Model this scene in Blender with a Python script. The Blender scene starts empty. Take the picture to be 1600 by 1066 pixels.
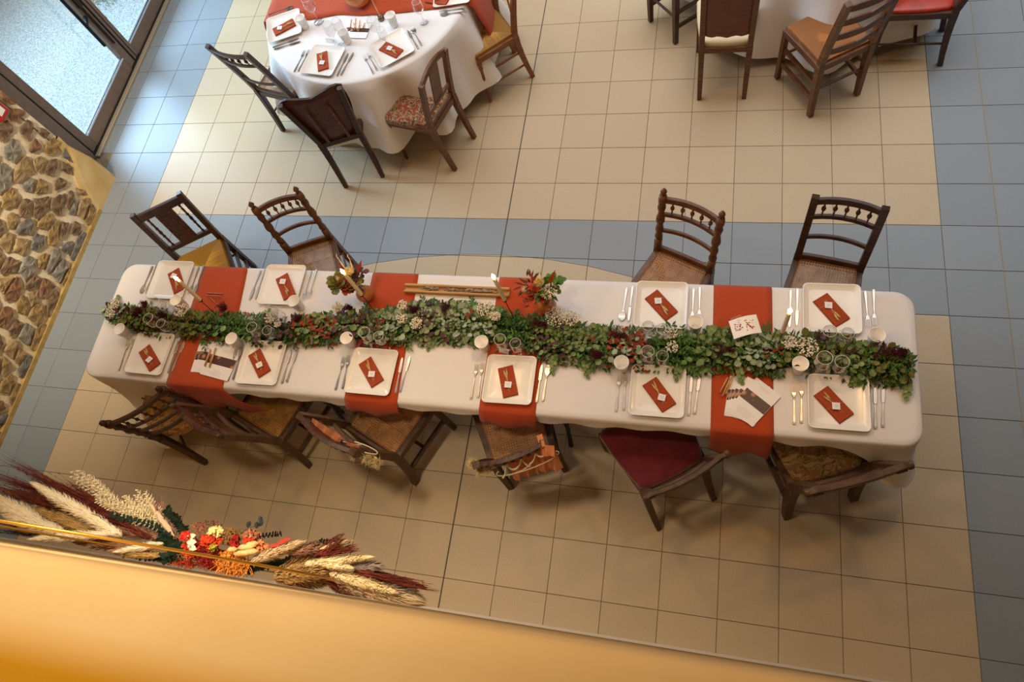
import bpy, bmesh, math, random
from mathutils import Vector, Matrix, Euler
import mathutils
random.seed(7)
V = Vector
PI = math.pi
C = bpy.context.scene.collection
# ------------------------------------------------------------------ camera
CAM = V((-1.458945, -2.648236, 4.152199))
RIGHT = V((0.9668920, 0.1493122, -0.2069436)); DOWN = V((0.0578207, -0.9180482, -0.3922299)); FWD = V((-0.2485489, 0.3672784, -0.8962868))
FPX = 1089.886
cd = bpy.data.cameras.new('camera'); cam = bpy.data.objects.new('camera', cd); C.objects.link(cam)
m4 = Matrix((RIGHT, -DOWN, -FWD)).transposed().to_4x4(); m4.translation = CAM; cam.matrix_world = m4
cd.sensor_width = 36; cd.lens = FPX*36/1600; cd.clip_start = 0.05; cd.clip_end = 100
bpy.context.scene.camera = cam
# ------------------------------------------------------------------ light, world, exposure
vs = bpy.context.scene.view_settings
vs.view_transform = 'Standard'; vs.look = 'None'; vs.exposure = 0.0; vs.gamma = 1; vs.use_curve_mapping = False
w = bpy.data.worlds.new('world'); bpy.context.scene.world = w; w.use_nodes = True
w.node_tree.nodes['Background'].inputs[0].default_value = (1.0, 0.72, 0.48, 1); w.node_tree.nodes['Background'].inputs[1].default_value = 0.075
def area(name, loc, target, sx, sy, power, col, spread=180):
    l = bpy.data.lights.new(name, 'AREA'); l.shape = 'RECTANGLE'; l.size = sx; l.size_y = sy; l.energy = power; l.color = col
    l.spread = math.radians(spread)
    o = bpy.data.objects.new(name, l); C.objects.link(o); o.location = loc
    o.rotation_euler = (V(target)-V(loc)).to_track_quat('-Z', 'Y').to_euler(); return o
area('daylight_from_door', (-9.5, 1.9, 2.3), (-5.0, 1.0, 0.2), 3.2, 2.0, 260, (0.50, 0.74, 1.0), 95)
area('daylight_on_forecourt', (-8.6, 1.5, 5.0), (-8.3, 1.5, 0), 3.0, 6.0, 42, (1.0, 0.97, 0.95))
area('skylight', (-1.5, 3.0, 5.4), (-1.5, 3.0, 0), 9.6, 5.0, 212, (0.90, 0.94, 1.0), 105)
area('warm_ceiling_lamp_near', (-0.6, 0.2, 5.2), (-0.6, -0.6, 0), 0.35, 0.35, 24, (1.0, 0.52, 0.16))
area('warm_ceiling_lamp_far', (-3.4, 0.2, 5.2), (-3.3, -0.6, 0), 0.35, 0.35, 22, (1.0, 0.54, 0.18))
area('stone_wall_fill', (-5.25, -1.3, 3.3), (-6.37, -0.75, 0.9), 0.3, 0.3, 21, (1.0, 0.87, 0.68), 75)  # added unseen fill that brightens the stones
area('hoop_fill', (-2.9, -2.0, 3.3), (-3.0, -2.62, 1.7), 0.2, 0.2, 6, (1.0, 0.84, 0.62), 80)  # unseen fill put in to lift the dim plumes
area('warm_parapet_fill', (-2.7, -1.9, 4.7), (-2.5, -2.7, 2.6), 0.3, 0.3, 13, (1.0, 0.80, 0.55), 110)  # added out of view to warm the parapet edge and hoop flowers
area('amber_parapet_fill', (-3.0, -3.7, 2.75), (-2.4, -2.9, 3.0), 0.3, 0.3, 8, (1.0, 0.62, 0.08), 160)  # unseen low source added to tint the parapet's rounded inner side
# ------------------------------------------------------------------ helpers
def at(px, py, z):
    """photograph pixel -> point on the horizontal plane of height z"""
    d = RIGHT*((px-800)/FPX) + DOWN*((py-533)/FPX) + FWD
    return CAM + d*((z-CAM.z)/d.z)
def srgb(h):
    h = h.lstrip('#'); c = [int(h[i:i+2], 16)/255 for i in (0, 2, 4)]
    return tuple(x/12.92 if x <= .04045 else ((x+.055)/1.055)**2.4 for x in c)
MATS = {}
def mat(name, col, rough=0.5, metal=0.0, col2=None, scale=30, bump=0.0, bscale=None, kind='noise', stretch=(1,1,1), emit=0, sheen=0, coat=0, spec=0.5, detail=4, lo=.35, hi=.65, rand=0.0, trans=0, alpha=1):
    if name in MATS: return MATS[name]
    m = bpy.data.materials.new(name); m.use_nodes = True; nt = m.node_tree; N = nt.nodes; L = nt.links
    b = N['Principled BSDF']; col = srgb(col) if isinstance(col, str) else col
    b.inputs['Base Color'].default_value = (*col, 1); b.inputs['Roughness'].default_value = rough; b.inputs['Metallic'].default_value = metal
    b.inputs['Specular IOR Level'].default_value = spec
    if sheen: b.inputs['Sheen Weight'].default_value = sheen
    if coat: b.inputs['Coat Weight'].default_value = coat; b.inputs['Coat Roughness'].default_value = .1
    if emit: b.inputs['Emission Color'].default_value = (*col, 1); b.inputs['Emission Strength'].default_value = emit
    if alpha < 1: b.inputs['Alpha'].default_value = alpha
    if trans: b.inputs['Transmission Weight'].default_value = trans
    tc = N.new('ShaderNodeTexCoord'); mp = N.new('ShaderNodeMapping'); mp.inputs['Scale'].default_value = stretch
    L.new(tc.outputs['Object'], mp.inputs[0])
    def tex(sc):
        if kind == 'noise':
            t = N.new('ShaderNodeTexNoise'); t.inputs['Scale'].default_value = sc; t.inputs['Detail'].default_value = detail; L.new(mp.outputs[0], t.inputs[0]); return t.outputs[0]
        if kind == 'wave':
            t = N.new('ShaderNodeTexWave'); t.inputs['Scale'].default_value = sc; t.inputs['Distortion'].default_value = 1.5; t.inputs['Detail'].default_value = 2; L.new(mp.outputs[0], t.inputs[0]); return t.outputs['Fac']
        t = N.new('ShaderNodeTexVoronoi'); t.inputs['Scale'].default_value = sc; L.new(mp.outputs[0], t.inputs[0]); return t.outputs[0]
    last = None
    if col2 is not None:
        col2 = srgb(col2) if isinstance(col2, str) else col2
        r = N.new('ShaderNodeValToRGB'); r.color_ramp.elements[0].position = lo; r.color_ramp.elements[1].position = hi
        r.color_ramp.elements[0].color = (*col, 1); r.color_ramp.elements[1].color = (*col2, 1)
        L.new(tex(scale), r.inputs[0]); last = r.outputs[0]; L.new(last, b.inputs['Base Color'])
    if rand:
        oi = N.new('ShaderNodeObjectInfo'); hs = N.new('ShaderNodeHueSaturation')
        ma = N.new('ShaderNodeMapRange'); ma.inputs['To Min'].default_value = 1-rand; ma.inputs['To Max'].default_value = 1+rand
        L.new(oi.outputs['Random'], ma.inputs[0]); L.new(ma.outputs[0], hs.inputs['Value'])
        if last: L.new(last, hs.inputs['Color'])
        else: hs.inputs['Color'].default_value = (*col, 1)
        L.new(hs.outputs[0], b.inputs['Base Color'])
    if bump:
        bp = N.new('ShaderNodeBump'); bp.inputs['Strength'].default_value = bump; bp.inputs['Distance'].default_value = .004
        L.new(tex(bscale or scale), bp.inputs['Height']); L.new(bp.outputs[0], b.inputs['Normal'])
    MATS[name] = m; return m
def glass_mat(name, col=(1,1,1), tint=0.95, rough=0.02, facing=.25):
    if name in MATS: return MATS[name]
    m = bpy.data.materials.new(name); m.use_nodes = True; nt = m.node_tree; N = nt.nodes; L = nt.links; N.clear()
    o = N.new('ShaderNodeOutputMaterial'); mx = N.new('ShaderNodeMixShader'); t = N.new('ShaderNodeBsdfTransparent'); g = N.new('ShaderNodeBsdfGlossy')
    lw = N.new('ShaderNodeLayerWeight'); lw.inputs[0].default_value = .5
    pw_ = N.new('ShaderNodeMath'); pw_.operation = 'POWER'; pw_.inputs[1].default_value = 2.2; L.new(lw.outputs['Facing'], pw_.inputs[0])
    ml_ = N.new('ShaderNodeMath'); ml_.operation = 'MULTIPLY_ADD'; ml_.inputs[1].default_value = facing*2.2; ml_.inputs[2].default_value = .06; L.new(pw_.outputs[0], ml_.inputs[0])
    t.inputs[0].default_value = (*[c*tint for c in col], 1); g.inputs['Roughness'].default_value = rough; g.inputs[0].default_value = (*[min(1, .6+.4*c) for c in col], 1)
    L.new(ml_.outputs[0], mx.inputs[0]); L.new(t.outputs[0], mx.inputs[1]); L.new(g.outputs[0], mx.inputs[2]); L.new(mx.outputs[0], o.inputs[0])
    MATS[name] = m; return m
class MB:
    def __init__(s): s.v = []; s.f = []; s.mi = []; s.cur = 0
    def add(s, vs, fs):
        n = len(s.v); s.v.extend([tuple(p) for p in vs]); s.f.extend([tuple(i+n for i in f) for f in fs]); s.mi.extend([s.cur]*len(fs)); return s
    def box(s, c, size, rot=None, taper=1.0):
        hx, hy, hz = size[0]/2, size[1]/2, size[2]/2; M = rot or Matrix.Identity(3); c = V(c)
        P = [c + M @ V((x*hx*(taper if z > 0 else 1), y*hy*(taper if z > 0 else 1), z*hz)) for z in (-1, 1) for y in (-1, 1) for x in (-1, 1)]
        return s.add(P, [(0,2,3,1),(4,5,7,6),(0,1,5,4),(2,6,7,3),(0,4,6,2),(1,3,7,5)])
    def beam(s, a, b, w, t, up=(0,0,1), w2=None, t2=None):
        a, b = V(a), V(b); d = (b-a).normalized(); up = V(up)
        x = d.cross(up)
        if x.length < 1e-4: x = d.cross(V((0,1,0)))
        x.normalize(); y = x.cross(d).normalized(); w2 = w2 or w; t2 = t2 or t
        P = [a-x*w/2-y*t/2, a+x*w/2-y*t/2, a+x*w/2+y*t/2, a-x*w/2+y*t/2, b-x*w2/2-y*t2/2, b+x*w2/2-y*t2/2, b+x*w2/2+y*t2/2, b-x*w2/2+y*t2/2]
        return s.add(P, [(3,2,1,0),(4,5,6,7),(0,1,5,4),(1,2,6,5),(2,3,7,6),(3,0,4,7)])
    def path(s, pts, w, t, up=(0,0,1)):
        """rectangular section swept through pts; w,t scalars or lists"""
        pts = [V(p) for p in pts]; n = len(pts); up = V(up)
        W = w if isinstance(w, (list, tuple)) else [w]*n; T = t if isinstance(t, (list, tuple)) else [t]*n
        P = []
        for i, p in enumerate(pts):
            d = (pts[min(i+1, n-1)]-pts[max(i-1, 0)]).normalized(); x = d.cross(up)
            if x.length < 1e-4: x = V((1,0,0))
            x.normalize(); y = x.cross(d).normalized()
            P += [p-x*W[i]/2-y*T[i]/2, p+x*W[i]/2-y*T[i]/2, p+x*W[i]/2+y*T[i]/2, p-x*W[i]/2+y*T[i]/2]
        F = [(3,2,1,0), tuple(4*(n-1)+k for k in range(4))]
        for i in range(n-1):
            for k in range(4): F.append((4*i+k, 4*i+(k+1) % 4, 4*i+4+(k+1) % 4, 4*i+4+k))
        return s.add(P, F)
    def tube(s, pts, r, n=8, cap=True):
        pts = [V(p) for p in pts]; m = len(pts); R = r if isinstance(r, (list, tuple)) else [r]*m
        P = []; px = None
        for i, p in enumerate(pts):
            d = (pts[min(i+1, m-1)]-pts[max(i-1, 0)])
            d = d.normalized() if d.length > 1e-9 else V((0,0,1))
            if px is None: px = d.orthogonal().normalized()
            x = px - d*px.dot(d); x = x.normalized() if x.length > 1e-5 else d.orthogonal().normalized(); px = x; y = d.cross(x)
            for k in range(n):
                a = 2*PI*k/n; P.append(p + x*math.cos(a)*R[i] + y*math.sin(a)*R[i])
        F = [(i*n+k, i*n+(k+1) % n, (i+1)*n+(k+1) % n, (i+1)*n+k) for i in range(m-1) for k in range(n)]
        if cap: F += [tuple(reversed(range(n))), tuple((m-1)*n+k for k in range(n))]
        return s.add(P, F)
    def turned(s, a, b, prof, n=8):
        """prof: (t, r) pairs along a->b"""
        a, b = V(a), V(b); return s.tube([a+(b-a)*t for t, r in prof], [max(r, .0005) for t, r in prof], n)
    def poly(s, pts, z0, z1):
        n = len(pts); P = [(x, y, z0) for x, y in pts] + [(x, y, z1) for x, y in pts]
        return s.add(P, [tuple(reversed(range(n))), tuple(range(n, 2*n))] + [(i, (i+1) % n, n+(i+1) % n, n+i) for i in range(n)])
    def ball(s, c, r, n=6, m=4, sq=(1,1,1)):
        c = V(c); P = []; F = []
        for i in range(m+1):
            th = PI*i/m
            for k in range(n): a = 2*PI*k/n; P.append(c+V((math.sin(th)*math.cos(a)*r*sq[0], math.sin(th)*math.sin(a)*r*sq[1], math.cos(th)*r*sq[2])))
        for i in range(m):
            for k in range(n): F.append((i*n+k, (i+1)*n+k, (i+1)*n+(k+1) % n, i*n+(k+1) % n))
        return s.add(P, F)
    def build(s, name, mats, parent=None, loc=None, smooth=False, bevel=0, stuff=False, label=None, subsurf=0):
        me = bpy.data.meshes.new(name); me.from_pydata(s.v, [], s.f); me.validate(clean_customdata=False)
        for m in (mats if isinstance(mats, (list, tuple)) else [mats]): me.materials.append(m)
        if len(me.polygons) == len(s.mi): me.polygons.foreach_set('material_index', s.mi)
        if smooth: me.polygons.foreach_set('use_smooth', [True]*len(me.polygons))
        me.update(); o = bpy.data.objects.new(name, me); C.objects.link(o)
        if parent: o.parent = parent
        if loc is not None: o.location = loc
        if bevel:
            b = o.modifiers.new('bevel', 'BEVEL'); b.width = bevel; b.segments = 1; b.limit_method = 'ANGLE'
        if subsurf:
            b = o.modifiers.new('sub', 'SUBSURF'); b.levels = subsurf; b.render_levels = subsurf
        if stuff: o['kind'] = 'stuff'
        if label: o['label'] = label
        return o
def tag(o, label, cat, group=None):
    o['label'] = label; o['category'] = cat
    if group: o['group'] = group
    return o
def struct(o): o['kind'] = 'structure'; return o
def thing(name, label, cat, loc=(0,0,0), rz=0, group=None):
    o = bpy.data.objects.new(name, None); C.objects.link(o); o.location = loc; o.rotation_euler = (0, 0, rz); o.empty_display_size = .05
    return tag(o, label, cat, group)
def kids(o): return [c for c in o.children]
def copy_tree(o, parent=None):
    c = o.copy(); C.objects.link(c)
    if parent: c.parent = parent
    for ch in kids(o): copy_tree(ch, c)
    return c
rnd = random.uniform
# ------------------------------------------------------------------ materials
M_beige = mat('beige_tile', '#c3ae8d', .5, col2='#baa583', scale=160, rand=.035, spec=.45, bump=.05, bscale=300)
M_grey = mat('grey_tile', '#8a9194', .48, col2='#83898d', scale=160, rand=.04, spec=.5, bump=.05, bscale=300)
M_grout = mat('grout', '#8a8068', .9, col2='#776c58', scale=40)
M_joint = mat('joint_seal', '#4a463c', .8)
M_wood = mat('dark_stained_wood', '#4c2c17', .42, col2='#2c170b', scale=14, stretch=(1,1,6), bump=.15, bscale=40, coat=.08)
M_wood2 = mat('brown_wood', '#744720', .42, col2='#4e2c13', scale=14, stretch=(1,1,6), bump=.12, bscale=40, coat=.08)
M_wood3 = mat('honey_wood', '#8a5426', .42, col2='#6a3a16', scale=14, stretch=(1,1,6), bump=.1, bscale=40, coat=.08)
M_wood4 = mat('worn_dark_oak', '#624529', .5, col2='#3c2817', scale=18, stretch=(1,1,5), bump=.25, bscale=50)
M_carved = mat('carved_wood', '#5a3218', .45, col2='#2c180c', scale=45, bump=.9, bscale=45, detail=6)
M_cloth = mat('white_cloth', '#e9e4df', .9, sheen=.15, bump=.12, bscale=500, kind='noise')
M_linen = mat('terracotta_linen', '#bd4a18', .95, col2='#ab3e12', scale=260, sheen=.2, bump=.4, bscale=500)
M_napkin = mat('terracotta_napkin', '#ad4a22', .95, col2='#9c3e1a', scale=200, bump=.25, bscale=600)
M_plate = mat('glazed_white', '#f2ede2', .26, coat=.15, spec=.45)
M_steel = mat('polished_steel', (0.50,.46,.40), .30, 1.0)
M_paper = mat('white_card', '#f2eeea', .8)
M_cup = mat('white_cup', '#f3efe8', .35)
M_wax = mat('ivory_wax', '#e9dcb8', .45, spec=.4)
M_flame = mat('flame', (1.0, .62, .22), .5, emit=38)
M_blackmetal = mat('black_metal', '#1a1a1c', .4, .6)
M_string = mat('twine', '#c9a878', .9)
M_wheat = mat('dried_wheat', '#dcc08c', .9, col2='#bd9a60', scale=80)
M_glass = glass_mat('clear_glass', tint=.93, facing=.32)
M_amber = mat('amber_glass', (.62,.20,.035), .12, spec=.8, coat=.5, alpha=.8)
M_pane = glass_mat('window_glass', (.97,1,1), .97, facing=.15)
def cane_mat(name, c1, c2, k=430.0, hole=.42):
    m = mat(name, c1, .55, col2=c2, scale=25); nt = m.node_tree; N = nt.nodes; L = nt.links; b = N['Principled BSDF']
    tc = N.new('ShaderNodeTexCoord'); sp = N.new('ShaderNodeSeparateXYZ'); L.new(tc.outputs['Object'], sp.inputs[0])
    def sn(o):
        a = N.new('ShaderNodeMath'); a.operation = 'MULTIPLY'; a.inputs[1].default_value = k; L.new(o, a.inputs[0])
        c = N.new('ShaderNodeMath'); c.operation = 'SINE'; L.new(a.outputs[0], c.inputs[0]); return c.outputs[0]
    mn = N.new('ShaderNodeMath'); mn.operation = 'MINIMUM'; L.new(sn(sp.outputs[0]), mn.inputs[0]); L.new(sn(sp.outputs[1]), mn.inputs[1])
    lt = N.new('ShaderNodeMath'); lt.operation = 'LESS_THAN'; lt.inputs[1].default_value = hole; L.new(mn.outputs[0], lt.inputs[0])
    L.new(lt.outputs[0], b.inputs['Alpha']); return m
M_cane = cane_mat('woven_cane', '#b07a42', '#95622e')
M_cane2 = cane_mat('faded_cane', '#a5835f', '#8a6a48')
M_cane3 = cane_mat('golden_cane', '#a8792f', '#8a5f20')
def fabric(name, base, a, b, s1=18, s2=60):
    m = mat(name, base, .9, sheen=.2, bump=.3, bscale=300); nt = m.node_tree; N = nt.nodes; L = nt.links; bs = N['Principled BSDF']
    tc = N.new('ShaderNodeTexCoord'); n1 = N.new('ShaderNodeTexNoise'); n1.inputs['Scale'].default_value = s1; n1.inputs['Distortion'].default_value = 2.2
    v = N.new('ShaderNodeTexVoronoi'); v.inputs['Scale'].default_value = s2; L.new(tc.outputs['Object'], n1.inputs[0]); L.new(tc.outputs['Object'], v.inputs[0])
    r1 = N.new('ShaderNodeValToRGB'); e = r1.color_ramp.elements; e[0].position = .42; e[1].position = .5; e[0].color = (*srgb(base), 1); e[1].color = (*srgb(a), 1)
    e2 = r1.color_ramp.elements.new(.56); e2.color = (*srgb(base), 1); e3 = r1.color_ramp.elements.new(.63); e3.color = (*srgb(b), 1)
    L.new(n1.outputs[0], r1.inputs[0])
    mx = N.new('ShaderNodeMixRGB'); mx.blend_type = 'MULTIPLY'; mx.inputs[0].default_value = .45; L.new(r1.outputs[0], mx.inputs[1]); L.new(v.outputs['Distance'], mx.inputs[2])
    mu = N.new('ShaderNodeMixRGB'); mu.blend_type = 'MIX'; mu.inputs[0].default_value = .55; L.new(r1.outputs[0], mu.inputs[1]); L.new(mx.outputs[0], mu.inputs[2])
    L.new(mu.outputs[0], bs.inputs['Base Color']); return m
M_tapestry = fabric('cream_tapestry', '#c09a5e', '#6e4a24', '#a0703a', 14, 50)
M_redtap = fabric('floral_red_tapestry', '#5a3a20', '#c9a878', '#a8381c', 16, 60)
M_yellowtap = fabric('gold_ring_tapestry', '#a5782c', '#c9974a', '#7a4f18', 24, 42)
M_velvet = mat('burgundy_velvet', '#740c1c', .85, col2='#5c0814', scale=12, sheen=.5, bump=.2, bscale=300)
M_cream = mat('cream_upholstery', '#d9c49c', .9, bump=.25, bscale=300)
M_redleather = mat('red_leather', '#b4381c', .4, col2='#9c2c14', scale=20)
def rush(name, c1, c2, axis):
    st = (1, .02, .02) if axis == 'x' else (.02, 1, .02)
    return mat(name, c1, .75, col2=c2, scale=45, stretch=st, kind='wave', bump=.8, lo=.1, hi=.9)
M_rush_x = rush('rush_across', '#b98a3c', '#8a6122', 'x'); M_rush_y = rush('rush_along', '#c4954a', '#946a28', 'y')
M_rushg_x = rush('gold_rush_across', '#c9921c', '#9a6a10', 'x'); M_rushg_y = rush('gold_rush_along', '#cf9a24', '#a07014', 'y')
# ------------------------------------------------------------------ floor
S = .31
fl = MB(); fl.box((-2.1, .9, -.03), (9.4, 8.0, .05)); 
floor = struct(fl.build('floor', M_grout))
CX, CY, CR = -2.881, -4.09, 3.792
def tile_mesh(name, m, poly=None):
    mb = MB(); g = .0016; h = S/2-g; b = .0014
    pts = poly or [(-h,-h),(h,-h),(h,h),(-h,h)]
    n = len(pts); cx = sum(p[0] for p in pts)/n; cy = sum(p[1] for p in pts)/n
    inn = [(cx+(x-cx)*(1-b/max(.01, math.hypot(x-cx, y-cy))), cy+(y-cy)*(1-b/max(.01, math.hypot(x-cx, y-cy)))) for x, y in pts]
    P = [(x, y, -.006) for x, y in pts]+[(x, y, -.0012) for x, y in pts]+[(x, y, 0) for x, y in inn]
    F = [tuple(range(2*n, 3*n))]+[(i, (i+1) % n, n+(i+1) % n, n+i) for i in range(n)]+[(n+i, n+(i+1) % n, 2*n+(i+1) % n, 2*n+i) for i in range(n)]
    mb.add(P, F); return mb
def is_grey(u, v):
    if u >= 0 or u < -19: return True
    return v in (-1, -2)
def proj(p):
    d = V(p)-CAM; z = d.dot(FWD); return (800+FPX*d.dot(RIGHT)/z, 533+FPX*d.dot(DOWN)/z, z)
tb = tile_mesh('tile', M_beige).build('tile', M_beige, floor); tg = tile_mesh('tile', M_grey).build('tile', M_grey, floor)
beige_me, grey_me = tb.data, tg.data
cells = []
for u in range(-22, 8):
    for v in range(-9, 13):
        x, y = (u+.5)*S, (v+.5)*S
        if x < -6.75 or (x < -6.40 and y < .5) or x > 2.5 or y > 4.8: continue
        px, py, d = proj((x, y, 0)); inview = -45 < px < 1650 and -40 < py < 1110
        cells.append((0 if inview else 1, d, u, v, x, y))
cells.sort()
def clip(poly, a, b, c):      # keep a*x+b*y<=c
    out = []
    for i, p in enumerate(poly):
        q = poly[(i+1) % len(poly)]; dp = a*p[0]+b*p[1]-c; dq = a*q[0]+b*q[1]-c
        if dp <= 0: out.append(p)
        if dp*dq < 0: t = dp/(dp-dq); out.append((p[0]+(q[0]-p[0])*t, p[1]+(q[1]-p[1])*t))
    return out
used_b = used_g = False; count = 0; rest = {0: MB(), 1: MB()}
for k, d, u, v, x, y in cells:
    g = is_grey(u, v); h = S/2-.0022; cut = False
    if v in (-1, -2) and -19 <= u < 0:
        rr = [math.hypot(x+sx*h-CX, y+sy*h-CY)-CR for sx in (-1, 1) for sy in (-1, 1)]
        if max(rr) < 0: g = False
        elif min(rr) < 0: cut = True
    if cut:
        nx, ny = x-CX, y-CY; l = math.hypot(nx, ny); nx /= l; ny /= l
        sq = [(-h,-h),(h,-h),(h,h),(-h,h)]
        # chord of the arc through this tile
        cc = CR - l - (S*S)/(8*CR)*.6
        for sgn, m, gap in ((1, M_beige, -.001), (-1, M_grey, -.001)):
            pl = clip(sq, nx*sgn, ny*sgn, (cc*sgn)+gap)
            if len(pl) >= 3 and abs(sum(pl[i][0]*pl[(i+1) % len(pl)][1]-pl[(i+1) % len(pl)][0]*pl[i][1] for i in range(len(pl))))/2 > 4e-5:
                tile_mesh('tile', m, pl).build('tile', m, floor, (x, y, 0)); count += 1
        continue
    if count < 296:
        if g and not used_g: o = tg; used_g = True
        elif (not g) and not used_b: o = tb; used_b = True
        else: o = bpy.data.objects.new('tile', grey_me if g else beige_me); C.objects.link(o); o.parent = floor
        o.location = (x, y, 0); count += 1
    else:
        q = tile_mesh('tile', None); r = rest[1 if g else 0]
        r.add([(a+x, b+y, c) for a, b, c in q.v], q.f)
rest[0].build('beige_tiles', M_beige, floor, stuff=True); rest[1].build('grey_tiles', M_grey, floor, stuff=True)
j = MB(); j.box((-9*S, 1.1, -.0005), (.0075, 7.5, .003)); j.build('expansion_joint', M_joint, floor)
j = MB(); j.box((1*S, 1.1, -.0008), (.004, 7.5, .003)); j.build('expansion_joint', mat('pale_joint', '#9a8a66', .8), floor)
# ------------------------------------------------------------------ stone wall
M_mortar = mat('lime_mortar', '#f0e2c4', .95, col2='#d9c49a', scale=9, bump=.8, bscale=70)
M_plaster = mat('cream_plaster', '#dcc08a', .85, col2='#c9a560', scale=5, bump=.25, bscale=60)
WX = -6.375
wl = MB()
wl.box((WX-.18, -1.35, 1.8), (.33, 3.2, 3.64)); wl.box((WX-.18, .277, 2.05), (.33, .07, 3.0))
wall = struct(wl.build('wall_left', M_mortar))
# plaster corner beside the door opening, flaring towards the floor
prof = [(0, .377, .02), (.12, .375, .06), (.27, .366, .14), (.40, .335, .24), (.50, .312, .30), (.60, .310, .309)]
pm = MB(); n = len(prof)
P = []
for z, y1, y0 in prof: P += [(WX-.335, y0-.06, z), (WX-.002, y0-.06, z), (WX+.001+.010*(z < .45), y0+.01, z), (WX+.001+.011*(z < .45), y1-.02, z), (WX-.004, y1, z), (WX-.335, y1, z)]
F = [tuple(range(6))[::-1], tuple(6*(n-1)+k for k in range(6))]
for i in range(n-1):
    for k in range(6): F.append((6*i+k, 6*i+(k+1) % 6, 6*i+6+(k+1) % 6, 6*i+6+k))
pm.add(P, F); pm.build('plaster_corner', M_plaster, wall, smooth=False)
bm_ = MB(); bm_.path([(WX+.006, -2.9, .018), (WX+.006, -1.5, .018), (WX+.006, .02, .018)], .03, .04, (0,0,1)); bm_.build('mortar_fillet', mat('fillet', '#b89a5c', .9, col2='#a08448', scale=20), wall)
# stones: relaxed voronoi cells on the wall face, elongated along the wall
stone_m = [mat('stone_%s' % nme, a, .85, col2=b, scale=16, bump=1.0, bscale=38, detail=8) for nme, a, b in
    (('ochre', '#b0905c', '#75603a'), ('brown', '#93785a', '#5a4530'), ('grey', '#a09a8c', '#6c6658'), ('tan', '#b59a6c', '#836844'), ('rust', '#9c7450', '#654630'), ('slate', '#857f76', '#56524a'))]
rs = random.Random(3)
seeds = []
zz = -.02; row = 0
while zz < 1.75:
    yy = -2.2 + rs.uniform(0, .1)
    hgt = rs.uniform(.07, .14)
    while yy < .36:
        wdt = rs.uniform(.08, .34); seeds.append((yy+wdt/2+rs.uniform(-.04, .04), zz+hgt/2+rs.uniform(-.05, .05))); yy += wdt
    zz += hgt; row += 1
def plaster_y(z):
    for i in range(n-1):
        if prof[i][0] <= z <= prof[i+1][0]:
            t = (z-prof[i][0])/(prof[i+1][0]-prof[i][0]); return prof[i][2]*(1-t)+prof[i+1][2]*t
    return .314
cnt = 0
for i, (sy, sz) in enumerate(seeds):
    if sy > plaster_y(max(0, sz))+.03 or sy > .36: continue
    pl = [(sy-.3, sz-.2), (sy+.3, sz-.2), (sy+.3, sz+.2), (sy-.3, sz+.2)]
    for jx, (ty, tz) in enumerate(seeds):
        if jx == i or abs(ty-sy) > .45 or abs(tz-sz) > .35: continue
        k = 1.6                                      # stretch: stones lie flat
        dy, dz = (ty-sy), (tz-sz)*k*k
        mid = (dy*(ty+sy)/2 + dz*(tz+sz)/2)
        pl = clip(pl, dy, dz, mid)
    pl = clip(pl, 0, -1, -.012)
    if len(pl) < 3: continue
    # clip against plaster
    pl = [(min(y, plaster_y(max(0, z))-.005), z) for y, z in pl]
    cy = sum(p[0] for p in pl)/len(pl); cz = sum(p[1] for p in pl)/len(pl)
    out = []
    for a in range(len(pl)):
        p, q = pl[a], pl[(a+1) % len(pl)]
        L_ = math.hypot(q[0]-p[0], q[1]-p[1]); kk = max(1, int(L_/.028))
        for t in range(kk): out.append((p[0]+(q[0]-p[0])*t/kk, p[1]+(q[1]-p[1])*t/kk))
    shr = rs.uniform(.74, .90) if rs.random() < .7 else rs.uniform(.60, .76)
    out = [(cy+(y-cy)*shr*rs.uniform(.86, 1.05), cz+(z-cz)*shr*rs.uniform(.80, 1.06)) for y, z in out]
    if len(out) < 4: continue
    dep = rs.uniform(.005, .015); nn = len(out); c0 = (cy, cz)
    P = [(-.004, y-cy, z-cz) for y, z in out]+[(dep*.75+rs.uniform(-.002, .002), (y-cy)*.95, (z-cz)*.95) for y, z in out]+[(dep+rs.uniform(-.004, .004), (y-cy)*.72, (z-cz)*.72) for y, z in out]+[(dep+.002, 0, 0)]
    F = []
    for a in range(nn):
        b = (a+1) % nn
        F += [(a, b, nn+b, nn+a), (nn+a, nn+b, 2*nn+b, 2*nn+a), (2*nn+a, 2*nn+b, 3*nn)]
    mb = MB(); mb.add(P, F)
    if cnt < 300: mb.build('stone', rs.choices(stone_m, (4, 4, 3, 4, 2, 2))[0], wall, (WX+.002, cy, cz)); cnt += 1
# small red call point near the left edge of the frame
cp = thing('call_point', 'small red framed call point with white face fixed on the stone wall', 'alarm', (WX+.004, .155, 1.09))
b_ = MB(); b_.box((.014, 0, 0), (.028, .11, .13)); b_.build('housing', mat('red_plastic', '#b41410', .35), cp, bevel=.004)
b_ = MB(); b_.box((.030, 0, 0), (.004, .06, .075)); b_.build('face', M_paper, cp)
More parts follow.
